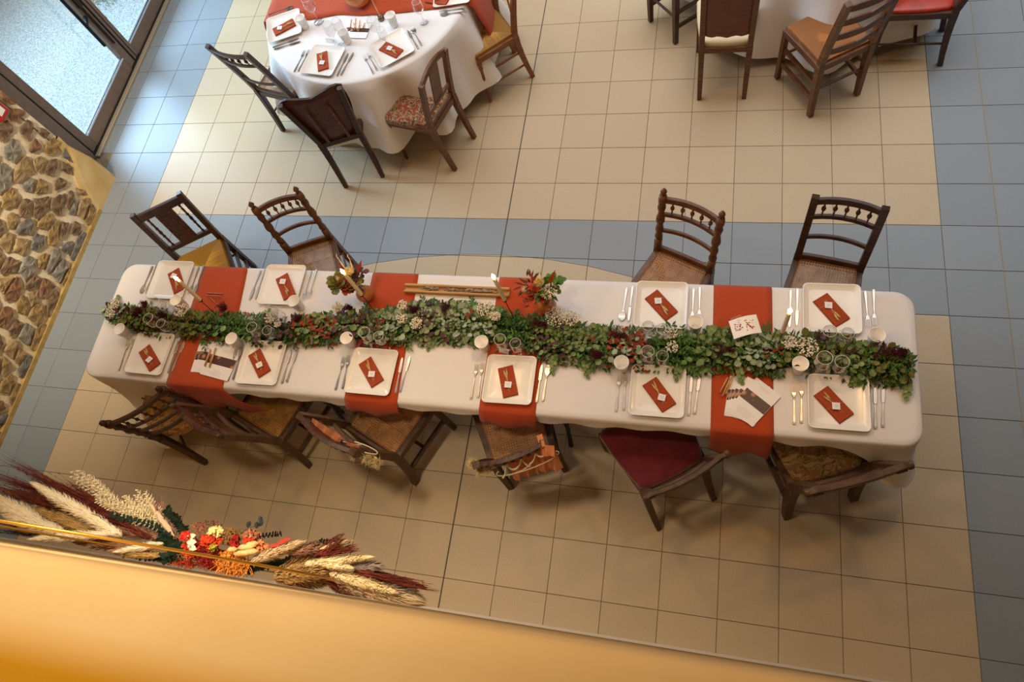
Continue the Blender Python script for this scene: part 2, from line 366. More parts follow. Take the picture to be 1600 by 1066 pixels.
# ------------------------------------------------------------------ door and forecourt
M_alu = mat('bronze_aluminium', '#84705f', .55, 0, col2='#7a6656', scale=20)
M_gasket = mat('gasket', '#161414', .6)
DX = -6.70
door = bpy.data.objects.new('door_1', None); C.objects.link(door); struct(door)
f = MB(); f.box((DX, .445, 1.25), (.07, .28, 2.5)); f.box((DX, 1.65, 2.55), (.07, 2.7, .1)); f.build('frame', M_alu, door, bevel=.003)
f = MB(); f.box((DX+.012, .592, 1.25), (.05, .008, 2.5)); f.build('gasket', M_gasket, door)
f = MB(); f.box((DX+.055, 1.9, .012), (.05, 2.65, .024)); f.build('threshold', mat('threshold_alu', '#b8a98c', .4, .4), door, bevel=.003)
f = MB(); f.box((DX+.015, 1.9, .03), (.055, 2.65, .012)); f.build('gasket', M_gasket, door)
def leaf(y0, y1, handle):
    l = bpy.data.objects.new('door_leaf', None); C.objects.link(l); l.parent = door
    f = MB(); st = .085; H = 2.5
    f.box((DX, y0+st/2, H/2+.02), (.06, st, H-.04)); f.box((DX, y1-st/2, H/2+.02), (.06, st, H-.04)); f.box((DX, (y0+y1)/2, .085), (.06, y1-y0-2*st, .13)); f.box((DX, (y0+y1)/2, H-.05), (.06, y1-y0-2*st, .1))
    f.build('leaf_frame', M_alu, l, bevel=.003)
    g = MB(); g.box((DX, (y0+y1)/2, H/2), (.008, y1-y0-2*st+.01, H-.2)); g.build('pane', M_pane, l)
    g = MB(); g.box((DX+.026, (y0+y1)/2, .158), (.012, y1-y0-2*st, .014)); g.build('glazing_bead', mat('pale_bead', '#dfe6ee', .3, .3), l)
    g = MB(); g.box((DX+.026, (y0+y1)/2, .172), (.010, y1-y0-2*st, .006)); g.build('glazing_gasket', M_gasket, l)
    return l
l1 = leaf(.600, 1.650, True); l2 = leaf(1.664, 2.72, False)
f = MB(); f.box((DX+.03, 1.657, 1.25), (.02, .008, 2.44)); f.box((DX+.034, 1.70, 1.25), (.006, .005, 2.44)); f.build('meeting_gasket', M_gasket, door)
h = MB(); h.tube([(DX+.085, 1.47, .40), (DX+.085, 1.47, 2.0)], .015, 10); h.build('pull_bar', M_blackmetal, l1)
h = MB(); h.beam((DX+.03, 1.575, .62), (DX+.085, 1.475, .62), .022, .03); h.beam((DX+.03, 1.575, 1.8), (DX+.085, 1.475, 1.8), .022, .03); h.build('pull_bar_bracket', M_blackmetal, l1)
h = MB(); h.tube([(DX+.045, 1.605, .30), (DX+.045, 1.605, .72)], .012, 8); h.box((DX+.045, 1.605, .95), (.03, .04, .5)); h.build('lock_case', mat('dark_bronze', '#2e211b', .4, .5), l1, bevel=.004)
ground = MB(); ground.box((-10.2, 2.2, -.07), (6.9, 9, .1)); forecourt = struct(ground.build('forecourt', mat('pale_gravel', '#c2c2be', .9, col2='#74766e', scale=60, bump=.9, bscale=160, lo=.3, hi=.7)))
gr = MB(); rg = random.Random(5)
for i in range(900):
    q = at(rg.gauss(150, 22), rg.gauss(-8, 9), 0); x, y = q.x, q.y
    a = rg.uniform(0, 6.28); hh = rg.uniform(.01, .05); gr.add([(x, y, -.02), (x+.006*math.cos(a), y+.006*math.sin(a), -.02), (x+rg.uniform(-.02, .02), y+rg.uniform(-.02, .02), -.02+hh)], [(0,1,2)])
tag(gr.build('grass_tufts', mat('moss_green', '#5f7a38', .9), stuff=True), 'thin green moss and grass patch on the pale gravel outside the glass door', 'grass')
# ------------------------------------------------------------------ gallery parapet
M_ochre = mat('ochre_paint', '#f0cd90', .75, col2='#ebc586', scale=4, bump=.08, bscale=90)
nt = M_ochre.node_tree; bs_ = nt.nodes['Principled BSDF']; src = bs_.inputs['Base Color'].links[0].from_socket      # paler top; amber lamp glow painted into the colour towards the gallery side
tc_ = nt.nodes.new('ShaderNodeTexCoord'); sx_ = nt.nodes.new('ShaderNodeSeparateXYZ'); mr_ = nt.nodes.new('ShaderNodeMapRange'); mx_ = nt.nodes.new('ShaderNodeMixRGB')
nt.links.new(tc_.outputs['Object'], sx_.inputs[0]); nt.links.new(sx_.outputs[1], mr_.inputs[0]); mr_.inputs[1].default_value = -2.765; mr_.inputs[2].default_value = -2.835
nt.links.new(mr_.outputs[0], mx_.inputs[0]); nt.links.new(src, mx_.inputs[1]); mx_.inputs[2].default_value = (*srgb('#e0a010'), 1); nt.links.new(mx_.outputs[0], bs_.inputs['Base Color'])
PZ = 3.10; PY = -2.664
pp = MB()
sec = [(PY, .0), (PY, PZ-.030), (PY-.006, PZ-.014), (PY-.020, PZ-.006), (PY-.055, PZ)]
for k in range(0, 6):
    a = PI/2*k/5; sec.append((PY-.13-.12*math.sin(a), PZ-.12+.12*math.cos(a)))
sec += [(PY-.25, 2.15), (PY-.25, 0.0)]
nx = 2; P = []
for x in (-6.37, 2.5): P += [(x, y, z) for y, z in sec]
ns = len(sec); F = [(i, (i+1) % ns, ns+(i+1) % ns, ns+i) for i in range(ns)]+[tuple(range(ns))[::-1], tuple(range(ns, 2*ns))]
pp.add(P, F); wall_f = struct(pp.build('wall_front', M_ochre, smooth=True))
gs = MB(); gs.box((-1.9, -4.3, 2.05), (8.9, 2.95, .2)); struct(gs.build('floor_gallery', mat('gallery_floor', '#8a6a44', .6, col2='#755836', scale=12)))
b_ = MB(); b_.box((-1.9, PY+.008, .05), (8.9, .014, .1)); struct(b_.build('baseboard_front', mat('skirting', '#cfc6b6', .6)))
# ------------------------------------------------------------------ main table
TX0, TX1, TY0, TY1, TZ = -5.095, -.412, -1.655, -.868, .755
def folding_table(x0, x1, label):
    t = thing('folding_table', label, 'table', ((x0+x1)/2, (TY0+TY1)/2, 0), 0, 'folding tables under the long white cloth')
    hw = (x1-x0)/2-.012; b = MB(); b.box((0, 0, .722), (2*hw, .74, .035)); b.build('tabletop', mat('table_plastic', '#cfcac0', .5), t, bevel=.004)
    for sx in (-1, 1):
        xx = sx*(hw-.22)
        for sy in (-1, 1):
            l = MB(); l.tube([(xx, sy*.30, .70), (xx, sy*.30, .22), (xx+sx*.0, sy*.34, .05), (xx, sy*.355, .012)], [.014, .014, .014, .016], 8); l.build('leg', mat('leg_steel', '#3c4042', .4, .7), t, smooth=True)
        l = MB(); l.tube([(xx, -.30, .25), (xx, .30, .25)], .011, 8); l.tube([(xx, 0, .25), (xx-sx*.3, 0, .69)], .010, 8); l.build('leg_brace', MATS['leg_steel'], t, smooth=True)
for x0, x1, lb in ((-5.07, -3.42, 'folding table under the cloth, at the end nearest the stone wall'), (-3.41, -1.90, 'folding table under the cloth, in the middle of the long banquet table'), (-1.89, -.43, 'folding table under the cloth, at the right end of the long banquet table')):
    folding_table(x0, x1, lb)
def smooth(t): t = max(0, min(1, t)); return t*t*(3-2*t)
def round_rect(x0, x1, y0, y1, r, step=.035):
    pts = []
    def arc(cx, cy, a0):
        for k in range(7): a = a0+PI/2*k/6; pts.append((cx+r*math.cos(a), cy+r*math.sin(a), math.cos(a), math.sin(a), 1))
    def line(ax, ay, bx, by, nx, ny):
        L_ = math.hypot(bx-ax, by-ay); k = int(L_/step)
        for i in range(1, k): pts.append((ax+(bx-ax)*i/k, ay+(by-ay)*i/k, nx, ny, 0))
    arc(x1-r, y0+r, -PI/2); line(x1, y0+r, x1, y1-r, 1, 0); arc(x1-r, y1-r, 0); line(x1-r, y1, x0+r, y1, 0, 1)
    arc(x0+r, y1-r, PI/2); line(x0, y1-r, x0, y0+r, -1, 0); arc(x0+r, y0+r, PI); line(x0+r, y0, x1-r, y0, 0, -1)
    return pts
def main_cloth():
    P0 = round_rect(TX0, TX1, TY0, TY1, .09); n = len(P0); mb = MB(); rings = []
    def drop(x, y):
        dl, dr = x-TX0, TX1-x
        front = min(y-TY0, TY1-y) < .10
        d = .055+.012*math.sin(x*5.1)+.006*math.sin(x*13)
        if front:
            d += .60*smooth((.50-dl)/.30) if dl < .50 else 0
            d += .34*smooth((.34-dr)/.34) if dr < .34 else 0
        else: d = .60 if dl < dr else .36
        return d
    def hang(p, t, k):
        x, y, nx, ny, cor = p; d = drop(x, y)*t
        s_ = (x*1.0+y*1.0)
        cl = smooth(1-min(1, math.hypot(x-TX0, y-TY0)/.35)); cr_ = smooth(1-min(1, math.hypot(x-TX1, y-TY0)/.3)); cu = smooth(1-min(1, math.hypot(x-TX1, y-TY1)/.3))
        fl_ = .006+.012*t + .24*cl*t**3 + .10*cr_*t*t + .06*cu*t
        fl_ += t*t*.02*math.sin(s_*26)*min(1, d/.2)
        dx = .24*cl*t**2.5 if t > 0 else 0                # the near left corner hangs back towards the chairs
        return (x+nx*fl_+dx, y+ny*fl_-.04*cl*t**3, TZ-.012-d)
    rings.append([(x-nx*.03, y-ny*.03, TZ) for x, y, nx, ny, c in P0])
    rings.append([(x-nx*.008, y-ny*.008, TZ-.001) for x, y, nx, ny, c in P0])
    rings.append([(x+nx*.002, y+ny*.002, TZ-.009) for x, y, nx, ny, c in P0])
    K = 9
    for k in range(1, K+1): rings.append([hang(p, k/K, k) for p in P0])
    vsx = [p for r in rings for p in r]; m = len(rings)
    fs = [(r*n+i, r*n+n+i, r*n+n+(i+1) % n, r*n+(i+1) % n)[::-1] for r in range(m-1) for i in range(n)]
    mb.add(vsx, fs)
    # top as strips with soft creases
    NX, NY = 150, 22; base = len(mb.v); P = []
    for i in range(NX+1):
        for j in range(NY+1):
            x = TX0+.03+(TX1-TX0-.06)*i/NX; y = TY0+.03+(TY1-TY0-.06)*j/NY
            e = min(x-TX0, TX1-x, y-TY0, TY1-y)
            cxx = min(max(x, TX0+.09), TX1-.09); cyy = min(max(y, TY0+.09), TY1-.09); dd = math.hypot(x-cxx, y-cyy)
            if dd > .062: x = cxx+(x-cxx)*.062/dd; y = cyy+(y-cyy)*.062/dd
            wv = .0012*(math.sin(x*3.1+y*2)+math.sin(x*7.3-y*5)*.6)*smooth((e-.04)/.1)
            wv += .004*math.exp(-((x+3.53+.05*math.sin(y*9))/.02)**2)*smooth((e-.03)/.05)
            P.append((x, y, TZ+wv))
    fs = [(i*(NY+1)+j, (i+1)*(NY+1)+j, (i+1)*(NY+1)+j+1, i*(NY+1)+j+1) for i in range(NX) for j in range(NY)]
    mb.add(P, fs)
    o = mb.build('tablecloth', M_cloth, smooth=True)
    return tag(o, 'long white cloth with rounded corners draped over the banquet table', 'tablecloth')
main_cloth()
def runner(x0, x1, drop, label, skew=0, xf=None, point=0):
    mb = MB(); xf = xf or (x0, x1); n = 9; rows = []
    ys = [TY1+.012, TY1+.003]+[TY1-.02-(TY1-TY0-.04)*k/8 for k in range(9)]+[TY0-.004, TY0-.014]
    zs = [TZ-.09, TZ-.004]+[TZ+.0035]*9+[TZ+.002, TZ-.008]
    path = list(zip(ys, zs))+[(TY0-.026-.022*min(1, k/2), TZ-.008-drop*k/5) for k in range(1, 6)]
    for r, (y, z) in enumerate(path):
        t = r/(len(path)-1); a = x0+(xf[0]-x0)*min(1, r/10); b = x1+(xf[1]-x1)*min(1, r/10); row = []
        for i in range(n+1):
            u = i/n; x = a+(b-a)*u; zz = z; yy = y
            if r > 12: k = (r-12)/5; yy -= .012*k*math.sin(u*9+x0); zz = z-point*k*u*drop + .01*k*math.sin(u*7+x0*3); x += skew*k
            row.append((x, yy, zz))
        rows.append(row)
    mb.add([p for r in rows for p in r], [(r*(n+1)+i, r*(n+1)+i+1, (r+1)*(n+1)+i+1, (r+1)*(n+1)+i) for r in range(len(rows)-1) for i in range(n)])
    o = mb.build('table_runner', M_linen, smooth=True); s = o.modifiers.new('solid', 'SOLIDIFY'); s.thickness = .0018; s.offset = 1
    return tag(o, label, 'runner', 'terracotta runners across the long table')
runner(-4.495, -4.191, .25, 'terracotta linen runner nearest the stone wall, its end hanging in a point', .16, (-4.47, -4.08), .35)
runner(-3.32, -3.034, .11, 'terracotta linen runner under the third near plate and the left end of the driftwood', 0, (-3.30, -2.985))
runner(-2.536, -2.231, .12, 'terracotta linen runner under the right bouquet vase and the fourth near plate', 0, (-2.52, -2.215))
runner(-1.365, -1.076, .24, 'terracotta linen runner with the printed cards, at the right part of the table', 0, (-1.345, -1.055))
# ------------------------------------------------------------------ round tables
def round_table(cx, cy, R, hem, lab, seed, lobes):
    t = thing('round_table', 'round table under the '+lab.split(',')[0].replace('round ', ''), 'table', (cx, cy, 0))
    b = MB(); b.tube([(0, 0, .71), (0, 0, .742)], [R-.01, R-.01], 48); b.build('tabletop', mat('plywood', '#a58a60', .6), t)
    for k in range(4):
        a = PI/4+PI/2*k; l = MB(); l.tube([(math.cos(a)*R*.6, math.sin(a)*R*.6, .71), (math.cos(a)*R*.66, math.sin(a)*R*.66, .006)], .018, 8); l.build('leg', MATS['leg_steel'], t)
    N_ = 144; mb = MB(); rings = [[(0, 0, TZ)]*1]
    rr = random.Random(seed); ph = [rr.uniform(0, 6.28) for _ in range(4)]
    def fold(a): return .62*(1-2*abs(math.sin(lobes*a/2+ph[0]))**1.5)+.3*math.sin((lobes*2-3)*a+ph[1])+.25*math.sin((lobes+4)*a+ph[2])
    P = [(0, 0, TZ)]
    for r in (R*.5, R-.04, R-.01): P += [(r*math.cos(2*PI*k/N_), r*math.sin(2*PI*k/N_), TZ) for k in range(N_)]
    P += [((R+.003)*math.cos(2*PI*k/N_), (R+.003)*math.sin(2*PI*k/N_), TZ-.010) for k in range(N_)]
    K = 8
    for q in range(1, K+1):
        t_ = q/K
        for k in range(N_):
            a = 2*PI*k/N_; fd = fold(a); h_ = hem+.035*fd
            r = R+.006+.10*t_+.125*fd*(t_**.75); P.append((r*math.cos(a), r*math.sin(a), TZ-.012-(TZ-.012-h_)*t_))
    F = [(0, 1+k, 1+(k+1) % N_) for k in range(N_)]
    m = (len(P)-1)//N_
    for i in range(m-1):
        for k in range(N_): F.append((1+i*N_+k, 1+(i+1)*N_+k, 1+(i+1)*N_+(k+1) % N_, 1+i*N_+(k+1) % N_))
    mb.add(P, F); o = mb.build('tablecloth', M_cloth, None, (cx, cy, 0), smooth=True)
    tag(o, lab, 'tablecloth', 'white cloths on the round tables'); return o
R1 = (-3.922, 1.395)
round_table(*R1, .80, .17, 'round white cloth falling in folds, on the table near the glass door', 4, 11)
round_table(-.74, 2.12, .80, .10, 'white cloth hanging in deep folds at the top right, behind the ladder-back chair', 11, 8)
# terracotta cloth across the round table
mb = MB(); n = 46; rows = 8; P = []
near = [(-4.72, 1.235), (-4.33, 1.215), (-4.10, 1.25), (-3.94, 1.225), (-3.74, 1.22), (-3.45, 1.235), (-3.25, 1.25), (-3.14, 1.28)]
def near_y(x):
    for (a, b), (c, d) in zip(near, near[1:]):
        if a <= x <= c: return b+(d-b)*(x-a)/(c-a)
    return near[0][1] if x < near[0][0] else near[-1][1]
for i in range(n+1):
    u = i/n; s_ = -.80-.35+u*2.3    # distance across table, hanging past the rim both sides
    for j in range(rows+1):
        v = j/rows; x = R1[0]+s_; y = near_y(x)+v*.42
        rim = math.sqrt(max(0, .803**2-(y-R1[1])**2)); d = abs(s_)-rim
        z = TZ+.004+.006*abs(math.sin(s_*21+v*4))*(1 if d < -.03 else 0)*(.4+math.exp(-((x+3.75)/.3)**2))
        if d > 0: x = R1[0]+math.copysign(rim+.008+min(.02, d)+.13*max(0, d)/.5, s_); z = TZ-.004-max(0, d-.01)*.97
        P.append((x, y, z))
mb.add(P, [(i*(rows+1)+j, (i+1)*(rows+1)+j, (i+1)*(rows+1)+j+1, i*(rows+1)+j+1) for i in range(n) for j in range(rows)])
o = mb.build('table_runner', M_linen, smooth=True); sm = o.modifiers.new('solid', 'SOLIDIFY'); sm.thickness = .002; sm.offset = 1
tag(o, 'crumpled terracotta cloth across the round table under the amber bowl', 'runner')
# ------------------------------------------------------------------ chairs
def lerp(a, b, t): return a+(b-a)*t
BEAD = [(0, .6), (.05, .6), (.07, 1.0), (.10, 1.0), (.12, .55), (.2, .75), (.30, .5), (.36, .55), (.42, 1.25), (.5, 1.55), (.58, 1.25), (.63, .55), (.72, .5), (.80, .75), (.88, .55), (.92, 1.0), (.95, .6), (1, .6)]
BULB = [(0, .5), (.12, .45), (.2, .9), (.24, .5), (.30, .6), (.45, 1.7), (.58, 1.9), (.68, 1.2), (.74, .5), (.80, .9), (.86, .5), (1, .5)]
def chair(name_label, group, Lp, Rp, depth, wf, H, rake, back, seat, wood, fback=.05, legs='square', stretch='H', turned_post=False, finial=False, heavy=1.0, bow=.03, seat_mat=None, wt=None, SH=.455):
    Lp, Rp = V((*Lp, 0)), V((*Rp, 0)); d = Rp-Lp; wr = d.length; mid = (Lp+Rp)/2; rz = math.atan2(d.y, d.x)
    t = thing('dining_chair', name_label, 'chair', mid, rz, group)
    h = wr/2; ht = (wt or wr)/2; hf = wf/2; pw = .036*heavy
    def post(sx, z):     # centre line of the rear post
        if z <= SH: u = z/SH; return V((sx*h, -fback*(1-u)**1.6, z))
        u = (z-SH)/(H-SH); return V((sx*lerp(h, ht, u), -rake*(u**1.15), z))
    for sx in (-1, 1):
        b = MB(); zs = [.003, .12, .25, .36, SH]
        b.path([post(sx, z) for z in zs], [pw*.85, pw*.95, pw, pw*1.05, pw*1.1], [pw*.95, pw, pw*1.1, pw*1.2, pw*1.25], (0,1,0)); b.build('rear_leg', wood, t, bevel=.002)
        b = MB()
        if turned_post:
            zs = [SH, SH+.10]; b.path([post(sx, z) for z in zs], pw, pw, (0,1,0))
            z = SH+.10; pr = [.4,.62,.45,.5,.62,.5,.45,.66,.66,.5,.42,.5,.62,.45,.62,.62,.5]; k = len(pr)
            b.tube([post(sx, z+(H-z)*i/(k-1)) for i in range(k)], [pw*q*1.12 for q in pr], 8)
        else:
            b.path([post(sx, lerp(SH, H, q/5)) for q in range(6)], pw, [pw*1.1, pw*1.05, pw, pw, pw*.95, pw*.95], (0,1,0))
        b.build('back_post', wood, t, bevel=0 if turned_post else .002, smooth=turned_post)
        if finial:
            b = MB(); p = post(sx, H); q = p+V((0, -.012, .05)); b.turned(p-V((0,0,.01)), q, [(0, .012), (.12, .017), (.25, .010), (.38, .013), (.55, .019), (.75, .014), (.92, .006), (1, .002)], 10); b.build('finial', wood, t, smooth=True)
        # front leg
        b = MB(); a = V((sx*(hf-.015), depth-.02, SH-.02)); e = V((sx*(hf-.012), depth-.012, .003))
        if legs == 'turned':
            b.turned(a, e, [(0, .019*heavy), (.14, .019*heavy), (.16, .012), (.2, .019), (.24, .012), (.4, .020), (.6, .016), (.75, .011), (.79, .018), (.83, .011), (.94, .013), (1, .008)], 10)
        elif legs == 'taper': b.beam(a, e, .036*heavy, .036*heavy, (0,1,0), .020, .020)
        elif legs == 'sabre': b.path([a, a+V((sx*.004, .015, -.12)), a+V((sx*.006, .012, -.28)), e+V((0, .03, 0))], [.036, .034, .028, .022], [.036, .034, .028, .022], (0,1,0))
        else: b.beam(a, e, .034*heavy, .034*heavy, (0,1,0), .030*heavy, .030*heavy)
        b.build('front_leg', wood, t, smooth=legs == 'turned', bevel=0 if legs == 'turned' else .002)
    # seat rails
    th = .045*heavy
    A, B_, C_, D = V((-h, 0, 0)), V((h, 0, 0)), V((hf-.01, depth-.02, 0)), V((-hf+.01, depth-.02, 0)); zr = V((0, 0, SH-.028))
    if seat != 'round':
        b = MB()
        for p, q in ((A, B_), (B_, C_), (C_, D), (D, A)): b.beam(p+zr, q+zr, .030*heavy, th, (0,0,1))
        b.build('seat_frame', wood, t, bevel=.003)
    i_ = .018
    corners = [V((-h+i_, .012, SH)), V((h-i_, .012, SH)), V((hf-.012-i_, depth-.035, SH)), V((-hf+.012+i_, depth-.035, SH))]
    if seat == 'cane':
        b = MB(); b.add(corners, [(0,1,2,3)]); b.build('cane_seat', seat_mat or M_cane, t)
        b = MB()
        for k in range(4): b.beam(corners[k], corners[(k+1) % 4], .008, .005)
        b.build('cane_edging', mat('cane_edge', '#7a4d22', .6), t)
    elif seat == 'rush':
        b = MB(); cen = sum(corners, V())/4-V((0, 0, .004)); co = [V((p.x*1.09, p.y+(.0 if p.y > .1 else -.008)+(.02 if p.y > .1 else 0), p.z+.012)) for p in corners]
        for k in range(4):
            b.cur = 0 if k in (0, 2) else 1
            p, q = co[k], co[(k+1) % 4]; out = V(((p.x+q.x)/2, (p.y+q.y)/2-depth/2, 0)).normalized()*.012
            n0 = len(b.v); pts = []
            for r in range(5):
                for c_ in range(5):
                    a = r/4; x = lerp(p, q, c_/4).lerp(cen, a); x = x+V((0, 0, .010*math.sin(PI*min(1, a*1.0))*(1-a)+.004)); pts.append(x)
            fs = [(r*5+c_, r*5+c_+1, (r+1)*5+c_+1, (r+1)*5+c_) for r in range(4) for c_ in range(4)]
            pts += [p+out*.3-V((0, 0, .022)), q+out*.3-V((0, 0, .022))]; fs.append((0, 25, 26, 4))
            b.add(pts, fs)
        b.build('rush_seat', seat_mat or (M_rush_x, M_rush_y), t, smooth=False)
    elif seat in ('pad', 'round', 'thick'):
        zt = {'pad': .022, 'round': .03, 'thick': .045}[seat]; b = MB()
        if seat == 'round':
            cen = V((0, depth*.47, SH)); R_ = wf/2+.005; ring = [V((cen.x+R_*1.02*math.cos(a), cen.y+R_*1.04*math.sin(a), 0)) for a in [2*PI*k/28 for k in range(28)]]
        else:
            sub = []; cs = [V((-h-.004, .006, 0)), V((h+.004, .006, 0)), V((hf+.010, depth-.005, 0)), V((-hf-.010, depth-.005, 0))]
            if seat == 'pad': cs = [V((-h+.012, .016, 0)), V((h-.012, .016, 0)), V((hf-.012, depth-.022, 0)), V((-hf+.012, depth-.022, 0))]
            for k in range(4):
                p, q = cs[k], cs[(k+1) % 4]
                for r in range(6): x = lerp(p, q, .06+.88*r/5); mdl = 4*(r/5)*(1-r/5); out = V((x.x, x.y-depth/2, 0)); sub.append(x+out.normalized()*.010*mdl)
            ring = sub; cen = V((0, depth*.5, SH))
        nn = len(ring); P = []
        for sc, z in ((.985, SH-.02), (1.0, SH-.006), (1.0, SH+zt*.35), (.97, SH+zt*.7), (.88, SH+zt*.92), (.6, SH+zt*1.08), (.25, SH+zt*1.15)):
            P += [V((cen.x+(p.x-cen.x)*sc, cen.y+(p.y-cen.y)*sc, z)) for p in ring]
        P.append(V((cen.x, cen.y, SH+zt*1.16)))
        F = [tuple(range(nn))[::-1]]+[(r*nn+k, r*nn+(k+1) % nn, (r+1)*nn+(k+1) % nn, (r+1)*nn+k) for r in range(6) for k in range(nn)]+[(6*nn+k, 6*nn+(k+1) % nn, 7*nn) for k in range(nn)]
        b.add(P, F); b.build('seat_pad', seat_mat, t, smooth=True)
        if seat == 'round':
            b = MB(); P = [];
            for z, sc in ((SH-.045, .97), (SH-.045, 1.0), (SH-.012, 1.015), (SH-.012, .97)): P += [V((cen.x+(p.x-cen.x)*sc, cen.y+(p.y-cen.y)*sc, z)) for p in ring]
            b.add(P, [(r*nn+k, r*nn+(k+1) % nn, ((r+1) % 4)*nn+(k+1) % nn, ((r+1) % 4)*nn+k) for r in range(4) for k in range(nn)]); b.build('seat_frame', seat_mat, t)
    # stretchers
    zs1, zs2 = .20, .13
    if stretch:
        for sx in (-1, 1):
            for z in ((.19,) if stretch == 'H' else (.15, .28)):
                b = MB(); p = post(sx, z); q = V((sx*(hf-.014), depth-.018, z+.005))
                (b.beam(p, q, .018*heavy, .026*heavy) if heavy > 1.05 or legs == 'square' else b.tube([p, lerp(p, q, .5), q], [.007, .010, .007], 8)); b.build('stretcher', wood, t)
        b = MB()
        if stretch == 'H':
            u = .45; p = lerp(post(-1, .19), V((-hf+.014, depth-.018, .19)), u); q = V((-p.x, p.y, p.z)); b.beam(p, q, .018*heavy, .024*heavy)
        else:
            b.tube([post(-1, .24), post(1, .24)], .010, 8); b.tube([V((-hf+.014, depth-.018, .22)), V((hf-.014, depth-.018, .22))], .010, 8)
        b.build('stretcher', wood, t)
    # back
    def rail(z, hgt, th_, bw=bow, m=wood, nm='back_rail', a=None, curve_top=0, carve=False, w_in=.0):
        b = MB(); P = []; n_ = 10
        for i in range(n_+1):
            u = i/n_; l, r = post(-1, z), post(1, z); x = lerp(l, r, u); k = 4*u*(1-u)
            P.append(x+V((0, -bw*k, curve_top*k)))
        b.path(P, hgt, th_, (0, 1, 0)) if False else None
        # rectangular section: hgt along z, th_ along y
        n0 = len(P); Q = []
        for i, p in enumerate(P):
            hh = hgt/2*(1+(.5*math.sin(i/n_*PI)**2 if carve else 0)); sl = V((0, -rake/(H-SH)*hh, hh))
            Q += [p-sl+V((0, th_/2, 0)), p+sl+V((0, th_/2, 0)), p+sl+V((0, -th_/2, 0)), p-sl+V((0, -th_/2, 0))]
        F = [(0,1,2,3), tuple(4*(n0-1)+k for k in (3,2,1,0))]+[(4*i+k, 4*i+4+k, 4*i+4+(k+1) % 4, 4*i+(k+1) % 4) for i in range(n0-1) for k in range(4)]
        b.add(Q, F); return b.build(nm, m, t, bevel=.002)
    def rpt(z, u, bw=bow): x = lerp(post(-1, z), post(1, z), u); return x+V((0, -bw*4*u*(1-u), 0))
    if back in ('spindle', 'spindle_flat'):
        zt, zm, zl = H-.035, H-.145, SH+.17
        rail(zt, .036, .020, nm='crest_rail'); rail(zm, .024, .018); rail(zl, .024, .016); rail(SH+.012, .045, .02, bw=.005)
        for k in range(5):
            u = (k+1)/6; b = MB(); b.turned(rpt(zm+.010, u), rpt(zt-.014, u), [(q, r*.0066) for q, r in BULB], 8); b.build('spindle', wood, t, smooth=True)
    elif back == 'lattice':     # spindles between two slanting rails, as on the gold seated chair
        zt, zm, zl = H-.03, H-.17, H-.27
        rail(zt, .034, .022, nm='crest_rail'); rail(zm, .022, .018); rail(zl, .022, .018); rail(SH+.10, .03, .018)
        for k in range(5):
            u = (k+1)/6; b = MB(); b.turned(rpt(zm+.010, u), rpt(zt-.014, u), [(q, r*.0070) for q, r in BEAD], 8); b.build('spindle', wood, t, smooth=True)
    elif back == 'panel':
        zt, zl = H-.045, SH+.10
        rail(zt, .055, .022, bw=0, nm='crest_rail'); rail(zl, .035, .022, bw=0)
        b = MB(); cs = [lerp(post(-1, zl+.015), post(1, zl+.015), .32), lerp(post(-1, zl+.015), post(1, zl+.015), .68), lerp(post(-1, zt-.02), post(1, zt-.02), .68), lerp(post(-1, zt-.02), post(1, zt-.02), .32)]
        o1 = V((0, .006, 0)); b.add([p+o1 for p in cs]+[p-o1 for p in cs], [(0,1,2,3), (7,6,5,4), (0,4,5,1), (1,5,6,2), (2,6,7,3), (3,7,4,0)]); sp = b.build('carved_splat', M_carved, t, bevel=.002)
        b = MB()
        for cxn, cyn in ((.5, .8), (.5, .5), (.5, .22)):
            c_ = lerp(lerp(cs[0], cs[1], cxn), lerp(cs[3], cs[2], cxn), cyn)
            for ring in (.030, .018): 
                pts = [c_+V((ring*math.cos(a), -.008-.0, ring*1.2*math.sin(a))) for a in [2*PI*q/12 for q in range(13)]]; b.tube(pts, .0035, 5, False)
        b.build('carving', M_wood, sp)
        for u in (.16, .84):
            b = MB(); b.turned(lerp(post(-1, zl+.015), post(1, zl+.015), u), lerp(post(-1, zt-.024), post(1, zt-.024), u), [(q, r*.0072) for q, r in [(0,.8),(.06,1.4),(.1,.8),(.2,1.2),(.32,.9),(.36,1.6),(.4,.9),(.46,1.3),(.5,1.7),(.54,1.3),(.6,.9),(.64,1.6),(.68,.9),(.8,1.2),(.9,.8),(.94,1.4),(1,.8)]], 8); b.build('spindle', wood, t, smooth=True)
    elif back == 'carved':
        zt, zm, zl = H-.03, H-.15, SH+.16
        rail(zt, .050, .026, nm='crest_rail', m=M_carved, carve=True, curve_top=.02); rail(zm, .030, .022, m=M_carved); rail(zl, .028, .02); rail(SH+.012, .05, .02, bw=.005)
        for k in range(4):
            u = (k+1)/5; b = MB(); b.turned(rpt(zm+.012, u), rpt(zt-.014, u), [(q, r*.008) for q, r in BULB], 8); b.build('spindle', wood, t, smooth=True)
        b = MB()
        for k in range(7):
            u = .14+.72*k/6; p = rpt(zt, u)+V((0, -.014, .012+.008*math.sin(k*2))); b.ball(p, .012, 6, 4, (1, .6, 1))
        b.build('carving', M_carved, t)
    elif back == 'solid':
        b = MB(); n_ = 14; P = []
        hw = (wt or wr)/2+.01; rows = 9
